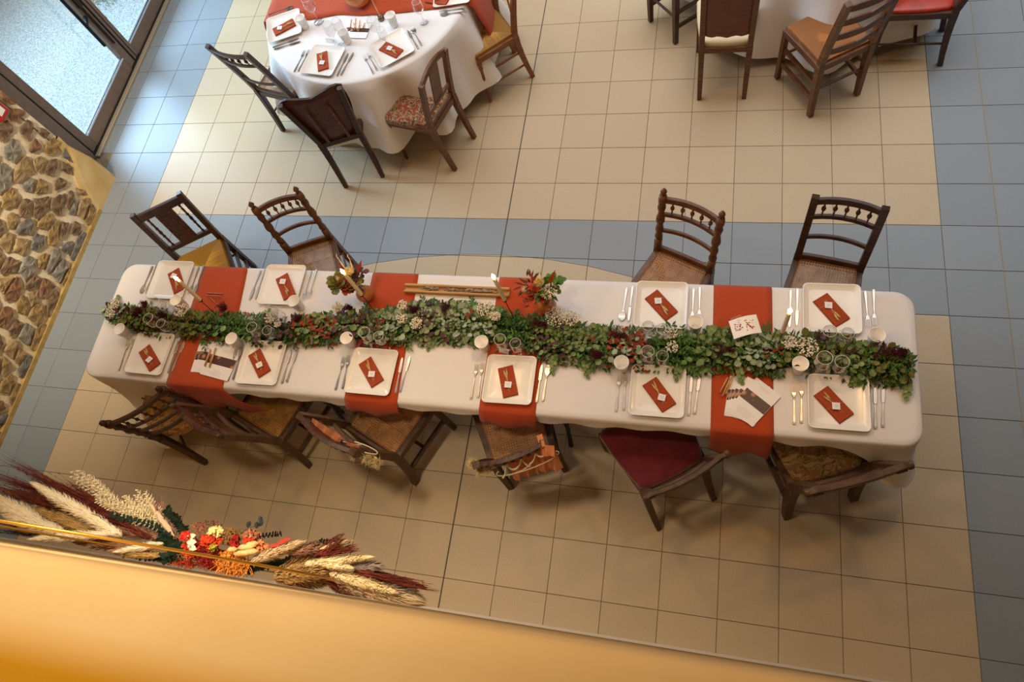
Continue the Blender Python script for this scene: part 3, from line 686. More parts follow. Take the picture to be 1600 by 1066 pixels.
        for j in range(rows+1):
            v = j/rows; z = lerp(SH-.005, H, v)
            for i in range(n_+1):
                u = i/n_*2-1; ww = lerp(h+.006, hw, smooth(v*1.3)); top = 0
                if v > .85: top = (-.012*(1-abs(u))**1.5*1.6+.02*abs(u)-.05*max(0, abs(u)-.8)*4)*(v-.85)/.15
                x = u*ww; y = -rake*(max(0, z-SH)/(H-SH))**1.1-(.04*(1-u*u))+.03; P.append(V((x, y, z+top)))
        m_ = len(P); Q = P+[p+V((0, .012, 0)) for p in P]; W_ = n_+1
        F = [(j*W_+i, j*W_+i+1, (j+1)*W_+i+1, (j+1)*W_+i) for j in range(rows) for i in range(n_)]
        F += [tuple(m_+k for k in f[::-1]) for f in F]
        for i in range(n_): F += [(rows*W_+i, rows*W_+i+1, m_+rows*W_+i+1, m_+rows*W_+i), (i+1, i, m_+i, m_+i+1)]
        for j in range(rows): F += [((j+1)*W_, j*W_, m_+j*W_, m_+(j+1)*W_), (j*W_+n_, (j+1)*W_+n_, m_+(j+1)*W_+n_, m_+j*W_+n_)]
        b.add(Q, F); b.build('curved_back_panel', M_leather, t, smooth=True)
        b = MB(); b.path([P[i]+V((0, .004, .004)) for i in []] or [P[rows*W_+i]+V((0, .006, 0)) for i in range(W_)], .022, .018, (0, 1, 0)); b.build('top_moulding', wood, t)
        for k in (-1, 1):
            b = MB(); b.path([V((k*h*.52, -.016-rake*v_*.9-.005, lerp(SH, H-.08, v_))) for v_ in (0, .3, .6, .9)], .020, .008, (0, 1, 0)); b.build('rear_strip', mat('strip_wood', '#6a3c20', .45), t)
        b = MB()
        for z in (.55, .64, .73): b.ball((h*.52, -.034-rake*(z-SH)/(H-SH)*.9, z), .006, 6, 4)
        b.build('stud', M_steel, t)
    elif back == 'splat_arch':
        # arched crest between the posts and one wide flat splat
        n_ = 10; P = []
        for i in range(n_+1):
            u = i/n_; x = lerp(post(-1, H-.02), post(1, H-.02), u); P.append(x+V((0, 0, .045*math.sin(PI*u)**.8)))
        b = MB(); b.path(P, .035, .024, (0, 1, 0)); b.build('crest_rail', wood, t, bevel=.002)
        rail(SH+.13, .035, .02, bw=0); rail(SH+.015, .05, .02, bw=0)
        b = MB(); a = [lerp(post(-1, SH+.14), post(1, SH+.14), q) for q in (.34, .66)]; c_ = [lerp(post(-1, H-.0), post(1, H-.0), q)+V((0, 0, .015)) for q in (.66, .34)]
        cs = a+c_; o1 = V((0, .006, 0)); b.add([p+o1 for p in cs]+[p-o1 for p in cs], [(0,1,2,3), (7,6,5,4), (0,4,5,1), (1,5,6,2), (2,6,7,3), (3,7,4,0)]); b.build('splat', wood, t)
    elif back == 'ladder':
        for z in (SH+.12, SH+.25, SH+.38, SH+.50):
            if z < H-.03:
                b = MB(); n_ = 12; Q = []
                for i in range(n_+1):
                    u = i/n_; p = rpt(z, u); up_ = .020+.012*abs(math.sin(u*PI*2)); sl = -rake/(H-SH)
                    Q += [p+V((0, .006-sl*-.018, -.020)), p+V((0, .006+sl*up_, up_)), p+V((0, -.006+sl*up_, up_)), p+V((0, -.006-sl*-.018, -.020))]
                F = [(0,1,2,3), tuple(4*n_+k for k in (3,2,1,0))]+[(4*i+k, 4*i+4+k, 4*i+4+(k+1) % 4, 4*i+(k+1) % 4) for i in range(n_) for k in range(4)]
                b.add(Q, F); b.build('back_slat', wood, t)
    elif back == 'tall_panel':
        b = MB(); n_ = 10; P = []; z0 = SH+.115
        rows = 8
        for j in range(rows+1):
            for i in range(n_+1):
                u = i/n_; z = lerp(z0, H, j/rows); 
                if j == 0: z -= .018*math.sin(u*PI*3)**2
                x = lerp(post(-1, min(z, H)), post(1, min(z, H)), u); P.append(x+V((0, -.02*4*u*(1-u), z-x.z)))
        m_ = len(P); W_ = n_+1; Q = P+[p+V((0, .010, 0)) for p in P]
        F = [(j*W_+i, j*W_+i+1, (j+1)*W_+i+1, (j+1)*W_+i) for j in range(rows) for i in range(n_)]; F += [tuple(m_+k for k in f[::-1]) for f in F]
        for i in range(n_): F += [(i+1, i, m_+i, m_+i+1), (rows*W_+i, rows*W_+i+1, m_+rows*W_+i+1, m_+rows*W_+i)]
        b.add(Q, F); b.build('back_panel', mat('chestnut_panel', '#7a3614', .4, col2='#5c260c', scale=12, stretch=(1,1,5), coat=.05), t)
        rail(H+.0, .05, .026, nm='crest_rail')
    elif back == 'rolled':
        b = MB(); P = []; n_ = 12
        for i in range(n_+1):
            u = -.10+1.22*i/n_; k = 4*max(0, min(1, u))*(1-max(0, min(1, u))); x = lerp(post(-1, H-.01), post(1, H-.01), u); P.append(x+V((0, -bow*k, 0)))
        b.path(P, [.022]+[.045]*11+[.022], .022, (0, 1, 0)); b.tube([P[-1]+V((-.01, 0, 0)), P[-1]+V((.012, 0, 0))], .020, 10); b.tube([P[0]+V((-.008, 0, 0)), P[0]+V((.008, 0, 0))], .016, 10); b.build('crest_rail', M_wood4, t, bevel=.003)
        rail(H-.10, .03, .018, m=M_carved); rail(SH+.14, .025, .016)
    elif back == 'heavy':
        b = MB(); P = []; n_ = 12
        for i in range(n_+1):
            u = -.14+1.28*i/n_; k = 4*max(0, min(1, u))*(1-max(0, min(1, u))); x = lerp(post(-1, H-.01), post(1, H-.01), u); P.append(x+V((0, -bow*k, 0)))
        b.path(P, [.030]+[.050]*11+[.030], .032, (0, 1, 0)); b.tube([P[0]-V((.004, 0, 0)), P[0]+V((.02, 0, 0))], .022, 10); b.tube([P[-1]-V((.02, 0, 0)), P[-1]+V((.004, 0, 0))], .022, 10); b.build('crest_rail', M_wood4, t, bevel=.004)
        rail(H-.12, .04, .022, m=M_carved); rail(SH+.06, .045, .022)
    elif back == 'crossed':
        rail(H-.03, .05, .02, nm='crest_rail')
        for a, c_ in ((-1, 1), (1, -1)):
            b = MB(); P = [lerp(post(a, SH+.10), post(c_, H-.05), q)+V((0, -.01*math.sin(PI*q)-(.004 if a > 0 else 0), 0)) for q in (0, .25, .5, .75, 1)]; b.path(P, .024, .010, (0, 1, 0)); b.build('cross_slat', wood, t)
    return t
M_leather = mat('brown_pressed_panel', '#653a24', .42, col2='#482515', scale=26, bump=.3, bscale=120)
G1 = 'chairs around the long banquet table'; G2 = 'chairs around the round tables'
chair('dark chair with carved centre splat and yellow rush seat, by the stone wall', G1, (-4.705, -.484), (-4.995, -.659), .37, .40, .91, .075, 'panel', 'rush', M_wood, .02, 'square', 'D', seat_mat=(M_rushg_x, M_rushg_y))
chair('brown spindle-back chair with pale cane seat, behind the left amber bouquet', G1, (-3.856, -.461), (-4.134, -.576), .38, .40, .90, .06, 'spindle', 'cane', M_wood2, .03, 'turned', 'D', turned_post=True, finial=True, seat_mat=M_cane2)
chair('cane chair with turned round finials, right of the right bouquet on the far side', G1, (-1.377, -.620), (-1.685, -.481), .38, .41, .90, .08, 'spindle', 'cane', M_wood2, .04, 'turned', 'H', turned_post=True, finial=True)
chair('darkest spindle-back cane chair with plain square post tops, far right end', G1, (-.579, -.578), (-.903, -.512), .38, .41, .92, .09, 'spindle_flat', 'cane', M_wood, .04, 'square', 'H', seat_mat=M_cane2, heavy=1.05)
chair('dark spindle chair with round golden patterned seat, near-side left end', G1, (-4.640, -1.930), (-4.376, -1.716), .39, .43, .93, .05, 'lattice', 'round', M_wood, .06, 'taper', 'H', turned_post=True, finial=True, seat_mat=M_yellowtap, wt=.36)
chair('carved-back chair with golden cane seat, second from left on the near side', G1, (-4.166, -1.734), (-3.818, -1.872), .37, .40, .92, .11, 'carved', 'cane', M_wood4, .05, 'turned', 'H', finial=True, seat_mat=M_cane3, heavy=1.1)
ch_l3 = chair('carved cane chair hung with orange ribbon and dried grass, third on the near side', G1, (-3.40, -1.735), (-3.055, -1.893), .37, .42, .92, .10, 'carved', 'cane', M_wood4, .06, 'square', 'H', heavy=1.15)
ch_l4 = chair('cane chair with orange bow and looped lettering sign on its back', G1, (-2.486, -1.871), (-2.166, -1.729), .37, .42, .91, .12, 'carved', 'cane', M_wood4, .04, 'square', 'H', heavy=1.1)
chair('burgundy velvet chair with rolled crest rail on the near side', G1, (-1.650, -1.938), (-1.359, -1.738), .40, .46, .85, .10, 'rolled', 'thick', M_wood4, .13, 'sabre', None, seat_mat=M_velvet, bow=.02)
chair('heavy dark oak chair with cream and brown tapestry seat, near-side right end', G1, (-.921, -1.831), (-.581, -1.693), .40, .44, .86, .10, 'heavy', 'pad', M_wood4, .07, 'square', 'H', heavy=1.35, seat_mat=M_tapestry, bow=.01)
chair('tall spindle-back cane chair left of the round table, nearest the glass door', G2, (-4.857, .861), (-4.517, .767), .38, .40, 1.0, .11, 'spindle', 'cane', M_wood, .03, 'taper', 'H', seat_mat=M_cane2)
chair('brown chair with solid curved back panel seen from behind at the round table', G2, (-4.160, .334), (-3.872, .432), .38, .38, .92, .05, 'solid', 'cane', M_wood, .07, 'taper', None, wt=.42)
chair('arched-back chair with red and cream floral tapestry seat at the round table', G2, (-3.317, .445), (-3.217, .745), .39, .40, .90, .09, 'splat_arch', 'thick', M_wood2, .05, 'taper', None, seat_mat=M_redtap)
chair('honey wood chair with cross back and straw rush seat, right of the round table', G2, (-2.839, 1.286), (-3.024, 1.547), .34, .39, .88, .09, 'crossed', 'rush', M_wood3, .06, 'turned', 'D')
chair('chair with only two dark legs and stretchers showing at the top edge', G2, (-1.912, 1.836), (-1.707, 1.593), .38, .38, .92, .06, 'ladder', 'cane', M_wood, .0, 'square', 'D')
chair('chair with tall chestnut back panel and cream upholstered seat, top right', G2, (-1.505, 1.087), (-1.195, 1.087), .42, .40, .95, .08, 'tall_panel', 'thick', M_wood2, .04, 'taper', None, seat_mat=M_cream)
chair('ladder-back chair with brown woven seat at the top right', G2, (-.765, .889), (-.461, 1.067), .40, .40, 1.0, .10, 'ladder', 'rush', M_wood2, .02, 'square', 'D', heavy=1.1, seat_mat=(mat('brown_rush_across', '#a0642c', .7, col2='#85501f', scale=60, stretch=(1,.02,.02), kind='wave', bump=.5), mat('brown_rush_along', '#a86a30', .7, col2='#8c5624', scale=60, stretch=(.02,1,.02), kind='wave', bump=.5)))
chair('dark chair with red leather seat and curved leg, top right edge', G2, (.030, 1.290), (.062, 1.60), .40, .40, .90, .12, 'rolled', 'pad', M_wood, .05, 'sabre', 'H', seat_mat=M_redleather)
# ------------------------------------------------------------------ place settings
TT = TZ+.0045
def rot2(x, y, a): return (x*math.cos(a)-y*math.sin(a), x*math.sin(a)+y*math.cos(a))
def square_ring(hw, r, z, k=5):
    out = []
    for cx, cy, a0 in ((hw-r, -hw+r, -PI/2), (hw-r, hw-r, 0), (-hw+r, hw-r, PI/2), (-hw+r, -hw+r, PI)):
        for i in range(k+1): a = a0+PI/2*i/k; out.append((cx+r*math.cos(a), cy+r*math.sin(a), z))
    return out
def plate_mesh():
    mb = MB(); w = .136; rings = [square_ring(w*.62, .02, 0), square_ring(w*.64, .02, .0), square_ring(w*.97, .024, .015), square_ring(w, .026, .0205), square_ring(w*.99, .026, .0225), square_ring(w*.955, .024, .019), square_ring(w*.86, .022, .008), square_ring(w*.80, .02, .006), square_ring(w*.4, .01, .005)]
    n = len(rings[0]); P = [p for r in rings for p in r]
    F = [tuple(range(n))[::-1], tuple((len(rings)-1)*n+k for k in range(n))]+[(i*n+k, i*n+(k+1) % n, (i+1)*n+(k+1) % n, (i+1)*n+k) for i in range(len(rings)-1) for k in range(n)]
    mb.add(P, F); return mb
plate0 = plate_mesh().build('square_plate', M_plate, smooth=True)
fork_b = MB()
def cutlery(kind):
    b = MB()
    prof = [(-.100, .0065, .0035), (-.09, .0075, .004), (-.06, .0065, .004), (-.02, .0042, .0045), (.02, .0032, .004)]
    def strip(pr):
        P = [];
        for y, w_, h_ in pr: P += [(-w_, y, h_-.0028), (w_, y, h_-.0028), (w_*.8, y, h_), (-w_*.8, y, h_)]
        n = len(pr); b.add(P, [(0,3,2,1)[::-1], tuple(4*(n-1)+k for k in (3,2,1,0))]+[(4*i+k, 4*i+4+k, 4*i+4+(k+1) % 4, 4*i+(k+1) % 4) for i in range(n-1) for k in range(4)])
    if kind == 'fork':
        strip(prof+[(.035, .004, .0055), (.045, .010, .006), (.058, .0115, .0055)])
        for k in range(4): x = -.0095+.0063*k; b.add([(x-.0016, .056, .003), (x+.0016, .056, .003), (x+.0016, .056, .0055), (x-.0016, .056, .0055), (x-.0008, .098, .007), (x+.0008, .098, .007), (x+.0008, .098, .0085), (x-.0008, .098, .0085)], [(0,1,5,4), (1,2,6,5), (2,3,7,6), (3,0,4,7), (4,5,6,7)])
    elif kind == 'knife': strip(prof+[(.022, .0045, .0045), (.026, .0085, .004), (.05, .0098, .0038), (.085, .0088, .0036), (.102, .0055, .0035), (.110, .001, .003)])
    else: strip(prof+[(.035, .004, .0055), (.045, .010, .006), (.055, .0165, .005), (.068, .0195, .0042), (.082, .0175, .0045), (.094, .010, .006), (.099, .003, .007)])
    return b
cut0 = {k: cutlery(k).build('table_'+k, M_steel, smooth=False) for k in ('fork', 'knife', 'spoon')}
used = set()
def inst(o, label, cat, loc, rz, group):
    if o.name in used: c = o.copy(); C.objects.link(c)
    else: c = o; used.add(o.name)
    c.location = loc; c.rotation_euler = (0, 0, rz); return tag(c, label, cat, group)
def stand(name, cat, lab, group): pass
seats = [  # key, plate centre, angle of the place setting (0 = diner on the near side), words, napkin ends in the photograph, tag nearer first end?
 ('U1', (-4.686, -.985), PI, 'far-side seat nearest the stone wall', (269, 420), (281, 458), 1, .30),
 ('U2', (-3.886, -.985), PI, 'far-side seat left of the left bouquet', (438, 428), (453.5, 468), 1, .30),
 ('U3', (-1.624, -1.008), PI, 'far-side seat right of the right bouquet', (1013, 455), (1053.5, 498.5), 1, .36),
 ('U4', (-.792, -.985), PI, 'far-side seat at the right end', (1277, 459.5), (1321.5, 509), 1, .36),
 ('L1', (-4.639, -1.487), 0, 'near-side seat at the left end', (222.3, 540.6), (243.7, 578.4), 0, .62),
 ('L2', (-3.866, -1.494), 0, 'second near-side seat from the left', (394.6, 546.7), (414.6, 588), 0, .62),
 ('L3', (-3.166, -1.497), 0, 'near-side seat on the second runner', (567, 559), (592, 604), 0, .62),
 ('L4', (-2.376, -1.484), 0, 'near-side seat on the third runner', (788, 568), (798.5, 624), 0, .64),
 ('L5', (-1.609, -1.487), 0, 'near-side seat by the burgundy chair', (1011, 591), (1049, 642), 0, .64),
 ('L6', (-.771, -1.477), 0, 'near-side seat at the right end', (1278, 606), (1327.6, 659), 0, .58),
 ('R1', (-4.521, 1.152), -PI/2+math.radians(21), 'left seat of the round table', (424.4, 52.5), (463, 32), 1, .32),
 ('R2', (-4.103, .80), math.radians(-10), 'near seat of the round table', (502, 78), (505, 112.5), 0, .66),
 ('R3', (-3.593, .881), math.radians(35), 'near-right seat of the round table', (593.5, 69.4), (628, 86), 1, .45),
 ('R4', (-3.24, 1.385), PI/2+math.radians(6), 'right seat of the round table', (668, -3), (699, 1), 0, .5)]
rp = random.Random(12)
def napkin(words, a, b, flip, tagpos, grp):
    pa, pb = at(*a, .775), at(*b, .775); d = pb-pa; ang = math.atan2(d.y, d.x); mid = (pa+pb)/2; L_ = .172; W_ = .082
    n_ = MB(); nx, ny = 10, 4
    P = []
    for lay, (z0, sc) in enumerate(((0, 1.0), (.0035, .985), (.0068, .97))):
        base = []
        for i in range(nx+1):
            for j in range(ny+1):
                x = (i/nx-.5)*L_*sc; y = (j/ny-.5)*W_*sc+.001*lay; z = z0+.0012*math.sin(x*40+lay)*math.cos(y*50); base.append((x, y, z+.0028))
        P = base; F = [(i*(ny+1)+j, (i+1)*(ny+1)+j, (i+1)*(ny+1)+j+1, i*(ny+1)+j+1) for i in range(nx) for j in range(ny)]
        edge = [i*(ny+1) for i in range(nx+1)]+[nx*(ny+1)+j for j in range(1, ny+1)]+[i*(ny+1)+ny for i in range(nx-1, -1, -1)]+[j for j in range(ny-1, 0, -1)]
        m = len(P); Q = P+[(P[k][0], P[k][1], P[k][2]-.0028) for k in edge]; F += [(edge[k], edge[(k+1) % len(edge)], m+(k+1) % len(edge), m+k)[::-1] for k in range(len(edge))]
        n_.add(Q, F)
    zN = TT+.0075+(-.0000)
    o = n_.build('napkin', M_napkin, None, (mid.x, mid.y, zN)); o.rotation_euler = (0, 0, ang)
    tag(o, 'folded terracotta napkin on the plate at the '+words, 'napkin', 'folded terracotta napkins')
    s = 1 if not flip else -1
    # dried grass sprig: stems end towards the tag side, heads the other way
    sp = thing('dried_grass_sprig', 'dried grass sprig tied on the napkin at the '+words, 'dried grass', (mid.x, mid.y, zN+.0098), ang+(PI if flip else 0)+rp.uniform(-.12, .12), 'dried grass sprigs on the napkins')
    st = MB(); hd = MB(); offs = [(-.062, .010), (-.050, -.004), (-.040, .004)]
    for x, y in offs[:rp.choice((2, 3, 3))]:
        x += rp.uniform(-.006, .006); st.tube([(x, y, .004), (.01, 0, .003), (.058+rp.uniform(-.01, .004), -y*.8, .003)], .0009, 5)
        hx = V((x, y, .006)); dv = (V((.01, 0, .004))-hx).normalized()
        nh = 40
        for q in range(nh):
            t_ = q/nh; c0 = hx+dv*(t_*.034-.004); a_ = rp.uniform(0, 6.28); rr_ = .0075*math.sin(PI*min(1, .15+t_))+.001; e = c0-dv*.009+V((-dv.y*math.cos(a_)*rr_, dv.x*math.cos(a_)*rr_, math.sin(a_)*rr_*.8+.001)); sd = dv.cross(e-c0).normalized()*.0014
            hd.add([c0-sd, c0+sd, e+V((0, 0, .0003)), c0+V((0, 0, .0016))], [(0,1,2), (0,2,3), (1,3,2)])
        hd.turned(hx-dv*.006, hx+dv*.034, [(0, .0008), (.3, .0046), (.7, .005), (1, .0012)], 6)
    st.build('stem', M_wheat, sp); hd.build('seed_head', M_wheat, sp)
    tg = MB(); u = (tagpos-.5)*L_; tl = MB(); M = Matrix.Rotation(rp.uniform(-.35, .35)+PI/4*rp.choice((0, 0, 1)), 3, 'Z') @ Matrix.Rotation(.12, 3, 'Y')
    to = MB(); to.box((0, 0, 0), (.036, .034, .0008), M); tcol = to
    wx, wy = rot2(u*(1), 0, ang); t_ = thing('name_tag', 'small white square tag on the napkin at the '+words, 'tag', (mid.x+wx, mid.y+wy, zN+.0195), 0, 'small white name tags')
    o2 = to.build('card', M_paper, t_); ln = MB(); 
    for q in range(2): ln.box(M @ V((.001*q, .003-.007*q, .0007)), (.016-.006*q, .0012, .0003), M)
    ln.build('lettering', mat('grey_ink', '#9a938c', .8), t_, stuff=False)
    tw = MB(); h2 = W_/2+.0015
    for dy in (0,): tw.tube([rot2(u-.012, -h2, ang)+(-.006,), rot2(u-.011, -h2, ang)+(-.002,), rot2(u-.006, 0, ang)+(.0005,), rot2(u+.004, h2, ang)+(-.002,), rot2(u+.004, h2, ang)+(-.006,)], .0006, 4)
    tw_o = tw.build('string', M_string, t_); tw_o.location = (-(wx), -(wy), -.002)
for key, (x, y), a, words, na, nb, fl_, tp in seats:
    inst(plate0, 'square white plate with upturned rim at the '+words, 'plate', (x, y, TT), a if key[0] == 'R' else rp.uniform(-.02, .02), 'square white plates')
    napkin(words, na, nb, fl_, tp, 0)
    def put(kind, dx, dy, txt, tilt=0, z=0):
        ox, oy = rot2(dx, dy, a); inst(cut0[kind], 'steel %s, %s of the plate at the %s' % (kind, txt, words), kind, (x+ox, y+oy, TT+z), a+tilt+rp.uniform(-.03, .03), kind+'s of the place settings')
    ny = .0
    far = key[0] == 'U'
    put('fork', -.162, ny-.01, 'just left' if not far else 'just right', .02); put('fork' if key not in ('R1', 'R4') else 'spoon', -.195, ny-.02, 'farther left' if not far else 'farther right', .0)
    put('knife', .160, ny-.01, 'just right' if not far else 'just left', .0)
    put('knife' if key not in ('U1', 'U3', 'L4', 'R3') else 'spoon', .193, ny-.0, 'farther right' if not far else 'farther left', -.05)
# cups
cupb = MB(); N_ = 20; prof = [(.0, .0), (.026, 0), (.037, .092), (.0385, .094), (.0385, .0955), (.036, .095), (.0252, .006), (0, .006)]
def lathe(prof, N_=20):
    mb = MB(); P = []
    for r, z in prof: P += [(r*math.cos(2*PI*k/N_), r*math.sin(2*PI*k/N_), z) for k in range(N_)]
    mb.add(P, [(i*N_+k, i*N_+(k+1) % N_, (i+1)*N_+(k+1) % N_, (i+1)*N_+k) for i in range(len(prof)-1) for k in range(N_)]); return mb
cup0 = thing('paper_cup', 'x', 'cup'); lathe([(.0001, .0), (.026, 0), (.037, .092), (.0385, .094), (.0385, .0955), (.036, .095), (.0252, .006), (.0001, .006)]).build('cup_body', M_cup, cup0, smooth=True)
pr = MB()
for k in range(9):
    a = -1.9+k*.16+(.3 if k > 4 else 0); z = .05+.012*math.sin(k*2.3); r = .0262+(.037-.0262)*z/.092+.0006
    pr.add([(r*math.cos(a-.05), r*math.sin(a-.05), z), (r*math.cos(a+.03), r*math.sin(a+.03), z+.004), (r*math.cos(a+.05), r*math.sin(a+.05), z+.010), (r*math.cos(a-.02), r*math.sin(a-.02), z+.007)], [(0,1,2,3)])
pr.build('leaf_print', mat('green_ink', '#5b5a44', .7), cup0)
firstcup = [True]; AVOID = []
def cup(px, py, lab):
    c = cup0 if firstcup[0] else copy_tree(cup0); firstcup[0] = False
    p = at(px, py, TT+.095); AVOID.append((p.x, p.y, .045)); c.location = (p.x, p.y, TT); c.rotation_euler = (0, 0, rp.uniform(-.4, .4)); tag(c, lab, 'cup', 'white cups')
for px, py, w_ in ((186, 514, 'beside the garland at the left table end'), (361, 529, 'left of the second near-side plate, by the photo cards'), (541, 528, 'at the near-side seat on the second runner'), (752, 534, 'at the near-side seat on the third runner'), (971, 566, 'at the near-side seat by the burgundy chair'), (1251, 568, 'at the near-side seat at the right end'),
    (274, 469, 'behind the garland at the far-side seat nearest the stone wall'), (458, 470, 'behind the garland at the second far-side plate'), (1087, 503, 'half hidden by greenery, right of the third far-side plate'), (1371, 523, 'at the far-side seat at the right end'),
    (468, 27, 'on the round table beside its left plate'), (535, 50, 'on the round table above its near plate'), (609, 23, 'on the round table above its near-right plate')):
    cup(px, py, 'white printed cup, '+w_)
# wine glasses
wg = thing('wine_glass', 'x', 'glass')
lathe([(.0001, .0), (.030, 0), (.0305, .0015), (.012, .004), (.004, .010), (.0032, .040), (.0032, .062), (.009, .072), (.024, .085), (.0335, .105), (.0335, .120), (.0285, .158)], 24).build('bowl_and_stem', M_glass, wg, smooth=True)
rim = MB(); rim.tube([(.0284*math.cos(2*PI*k/24), .0280*math.sin(2*PI*k/24), .158) for k in range(25)], .0011, 5, False); rim.build('rim', mat('glass_rim', '#d9dcd8', .1, spec=.8), wg, smooth=True)
firstg = [True]
def glass(px, py, lab, sc=1):
    c = wg if firstg[0] else copy_tree(wg); firstg[0] = False
    p = at(px, py, TT+.158*sc); AVOID.append((p.x, p.y, .022)); c.location = (p.x, p.y, TT); c.scale = (sc, sc, sc); tag(c, lab, 'glass', 'wine glasses')
for px, py, w_, sc in ((231, 497, 'the left one of the pair behind the left end near-side plate', 1.1), (251, 505, 'the right one of the pair behind the left end near-side plate', 1), (241, 472, 'the left one in front of the far plate nearest the stone wall', 1.1), (256, 478, 'the right one in front of the far plate nearest the stone wall', 1),
    (393, 511, 'the left one of the pair behind the second near-side plate', 1.1), (417, 516, 'the right one of the pair behind the second near-side plate', 1), (420, 483, 'the left one in front of the second far plate', 1), (430, 490, 'the right one in front of the second far plate', 1.1),
    (569, 519, 'the left one behind the plate on the second runner', 1.1), (591, 525, 'the right one behind the plate on the second runner', 1), (781, 530, 'the left one behind the plate on the third runner', 1.1), (805, 536, 'the right one behind the plate on the third runner', 1),
    (1013, 509, 'the left one below the third far plate', 1), (1036, 514, 'the right one below the third far plate', 1.1), (1012, 549, 'the left one behind the plate by the burgundy chair', 1.1), (1035, 556, 'the right one behind the plate by the burgundy chair', 1),
    (1297, 517, 'the left one below the far plate at the right end', 1.1), (1325, 520, 'the right one below the far plate at the right end', 1), (1289, 559, 'the left one behind the near plate at the right end', 1.2), (1316, 565, 'the right one behind the near plate at the right end', 1.1),
    (478, -2, 'the tall one beside the cup at the left of the round table', 1.3), (510, 38, 'the left one above the near plate of the round table', 1.2), (524, 32, 'the right one above the near plate of the round table', 1.1), (580, 30, 'left of the candle rod on the round table', 1.2), (594, 46, 'beside the near-right plate of the round table', 1), (650, 3, 'on the orange cloth by the right plate of the round table', 1.1)):
    glass(px, py, 'clear wine glass, '+w_, sc)
# folded place cards
for px, py, w_ in ((242, 511, 'near-side seat at the left end'), (401, 527, 'second near-side seat from the left'), (576, 537, 'near-side seat on the second runner'), (788, 547, 'near-side seat on the third runner'), (1015, 566, 'near-side seat by the burgundy chair'), (1287, 577, 'near-side seat at the right end'), (1321, 521, 'far-side seat at the right end'), (515, 62, 'near seat of the round table')):
    b = MB(); b.beam((-.028, -.010, .002), (.028, -.010, .002), .0012, .036, (0, -.75, 1)) if False else None
    b.add([(-.030, -.016, 0), (.030, -.016, 0), (.030, .0, .024), (-.030, .0, .024), (.030, .016, 0), (-.030, .016, 0), (-.030, -.015, -.0004), (.030, -.015, -.0004), (.030, .0, .0232), (-.030, .0, .0232), (.030, .015, -.0004), (-.030, .015, -.0004)], [(0,1,2,3), (3,2,4,5), (9,8,7,6), (11,10,8,9), (0,6,7,1), (5,4,10,11), (1,7,8,2), (2,8,10,4), (0,3,9,6), (3,5,11,9)])
    p = at(px, py, TT+.012); o = b.build('place_card', M_paper, None, (p.x, p.y, TT)); o.rotation_euler = (0, 0, rp.uniform(-.35, .0)); tag(o, 'small folded white place card by the glasses at the '+w_, 'card', 'place cards')
# ------------------------------------------------------------------ candles
def candle(base, top, h_top, lab, group='ivory taper candles'):
    z0 = TT+.01; p = at(*base, z0); 
    c = thing('taper_candle', 'lit ivory candle '+lab, 'candle', (p.x, p.y, TT), 0, group)
    q = at(*top, h_top); e = V((q.x-p.x, q.y-p.y, h_top-TT)); s_ = lambda t: e*t
    zc = .50
    st = lathe([(.0001, 0), (.032, 0), (.033, .003), (.006, .007), (.0001, .008)], 16); st.tube([(0, 0, .006), s_(zc*.98)], .0022, 8); st.turned(s_(zc-.03), s_(zc+.012), [(0, .003), (.3, .005), (.5, .010), (.55, .0115), (1, .0125)], 12); st.build('holder', M_blackmetal, c, smooth=True)
    b = MB(); b.turned(s_(zc), s_(.965), [(0, .0105), (.05, .0112), (.95, .0098), (1, .0085)], 14); b.build('wax', M_wax, c, smooth=True)
    b = MB(); b.tube([s_(.965), s_(.965)+V((0, 0, .010))], .0009, 5); b.build('wick', mat('wick', '#2a1a10', .9), c)
    b = MB(); f0 = s_(.965)+V((0, 0, .006)); b.turned(f0, f0+V((0, 0, .045)), [(0, .0015), (.15, .007), (.35, .010), (.6, .007), (.85, .002), (1, .0003)], 10); b.build('flame', M_flame, c, smooth=True)
    l = bpy.data.lights.new('candle_light', 'POINT'); l.energy = 2.4; l.color = (1.0, .60, .26); l.shadow_soft_size = .012
    lo = bpy.data.objects.new('candle_light', l); C.objects.link(lo); lo.parent = c; lo.location = f0+V((0, 0, .055))
    return c
candle((345, 499), (277, 436), 1.22, 'over the far plate nearest the stone wall')
candle((590, 492), (536, 425), 1.265, 'in front of the left amber bouquet')
candle((804, 500), (771, 433), 1.265, 'beside the right end of the driftwood')
candle((1213, 546), (1234, 487), 1.25, 'right of the white floral card')
ca = thing('candle_rod', 'thin pale candle rod on a small dark cup, above the round table', 'candle', tuple(V((at(596, 30, TT).x, at(596, 30, TT).y, TT))))
b = lathe([(.0001, 0), (.024, 0), (.026, .012), (.020, .030), (.012, .030), (.0001, .02)], 16); b.build('holder', mat('pewter', '#7a6a50', .35, .7), ca, smooth=True)
b = MB(); b.turned((0, 0, .02), (-.01, 0, .30), [(0, .0022), (1, .0022)], 8); b.build('rod', M_wax, ca, smooth=True)
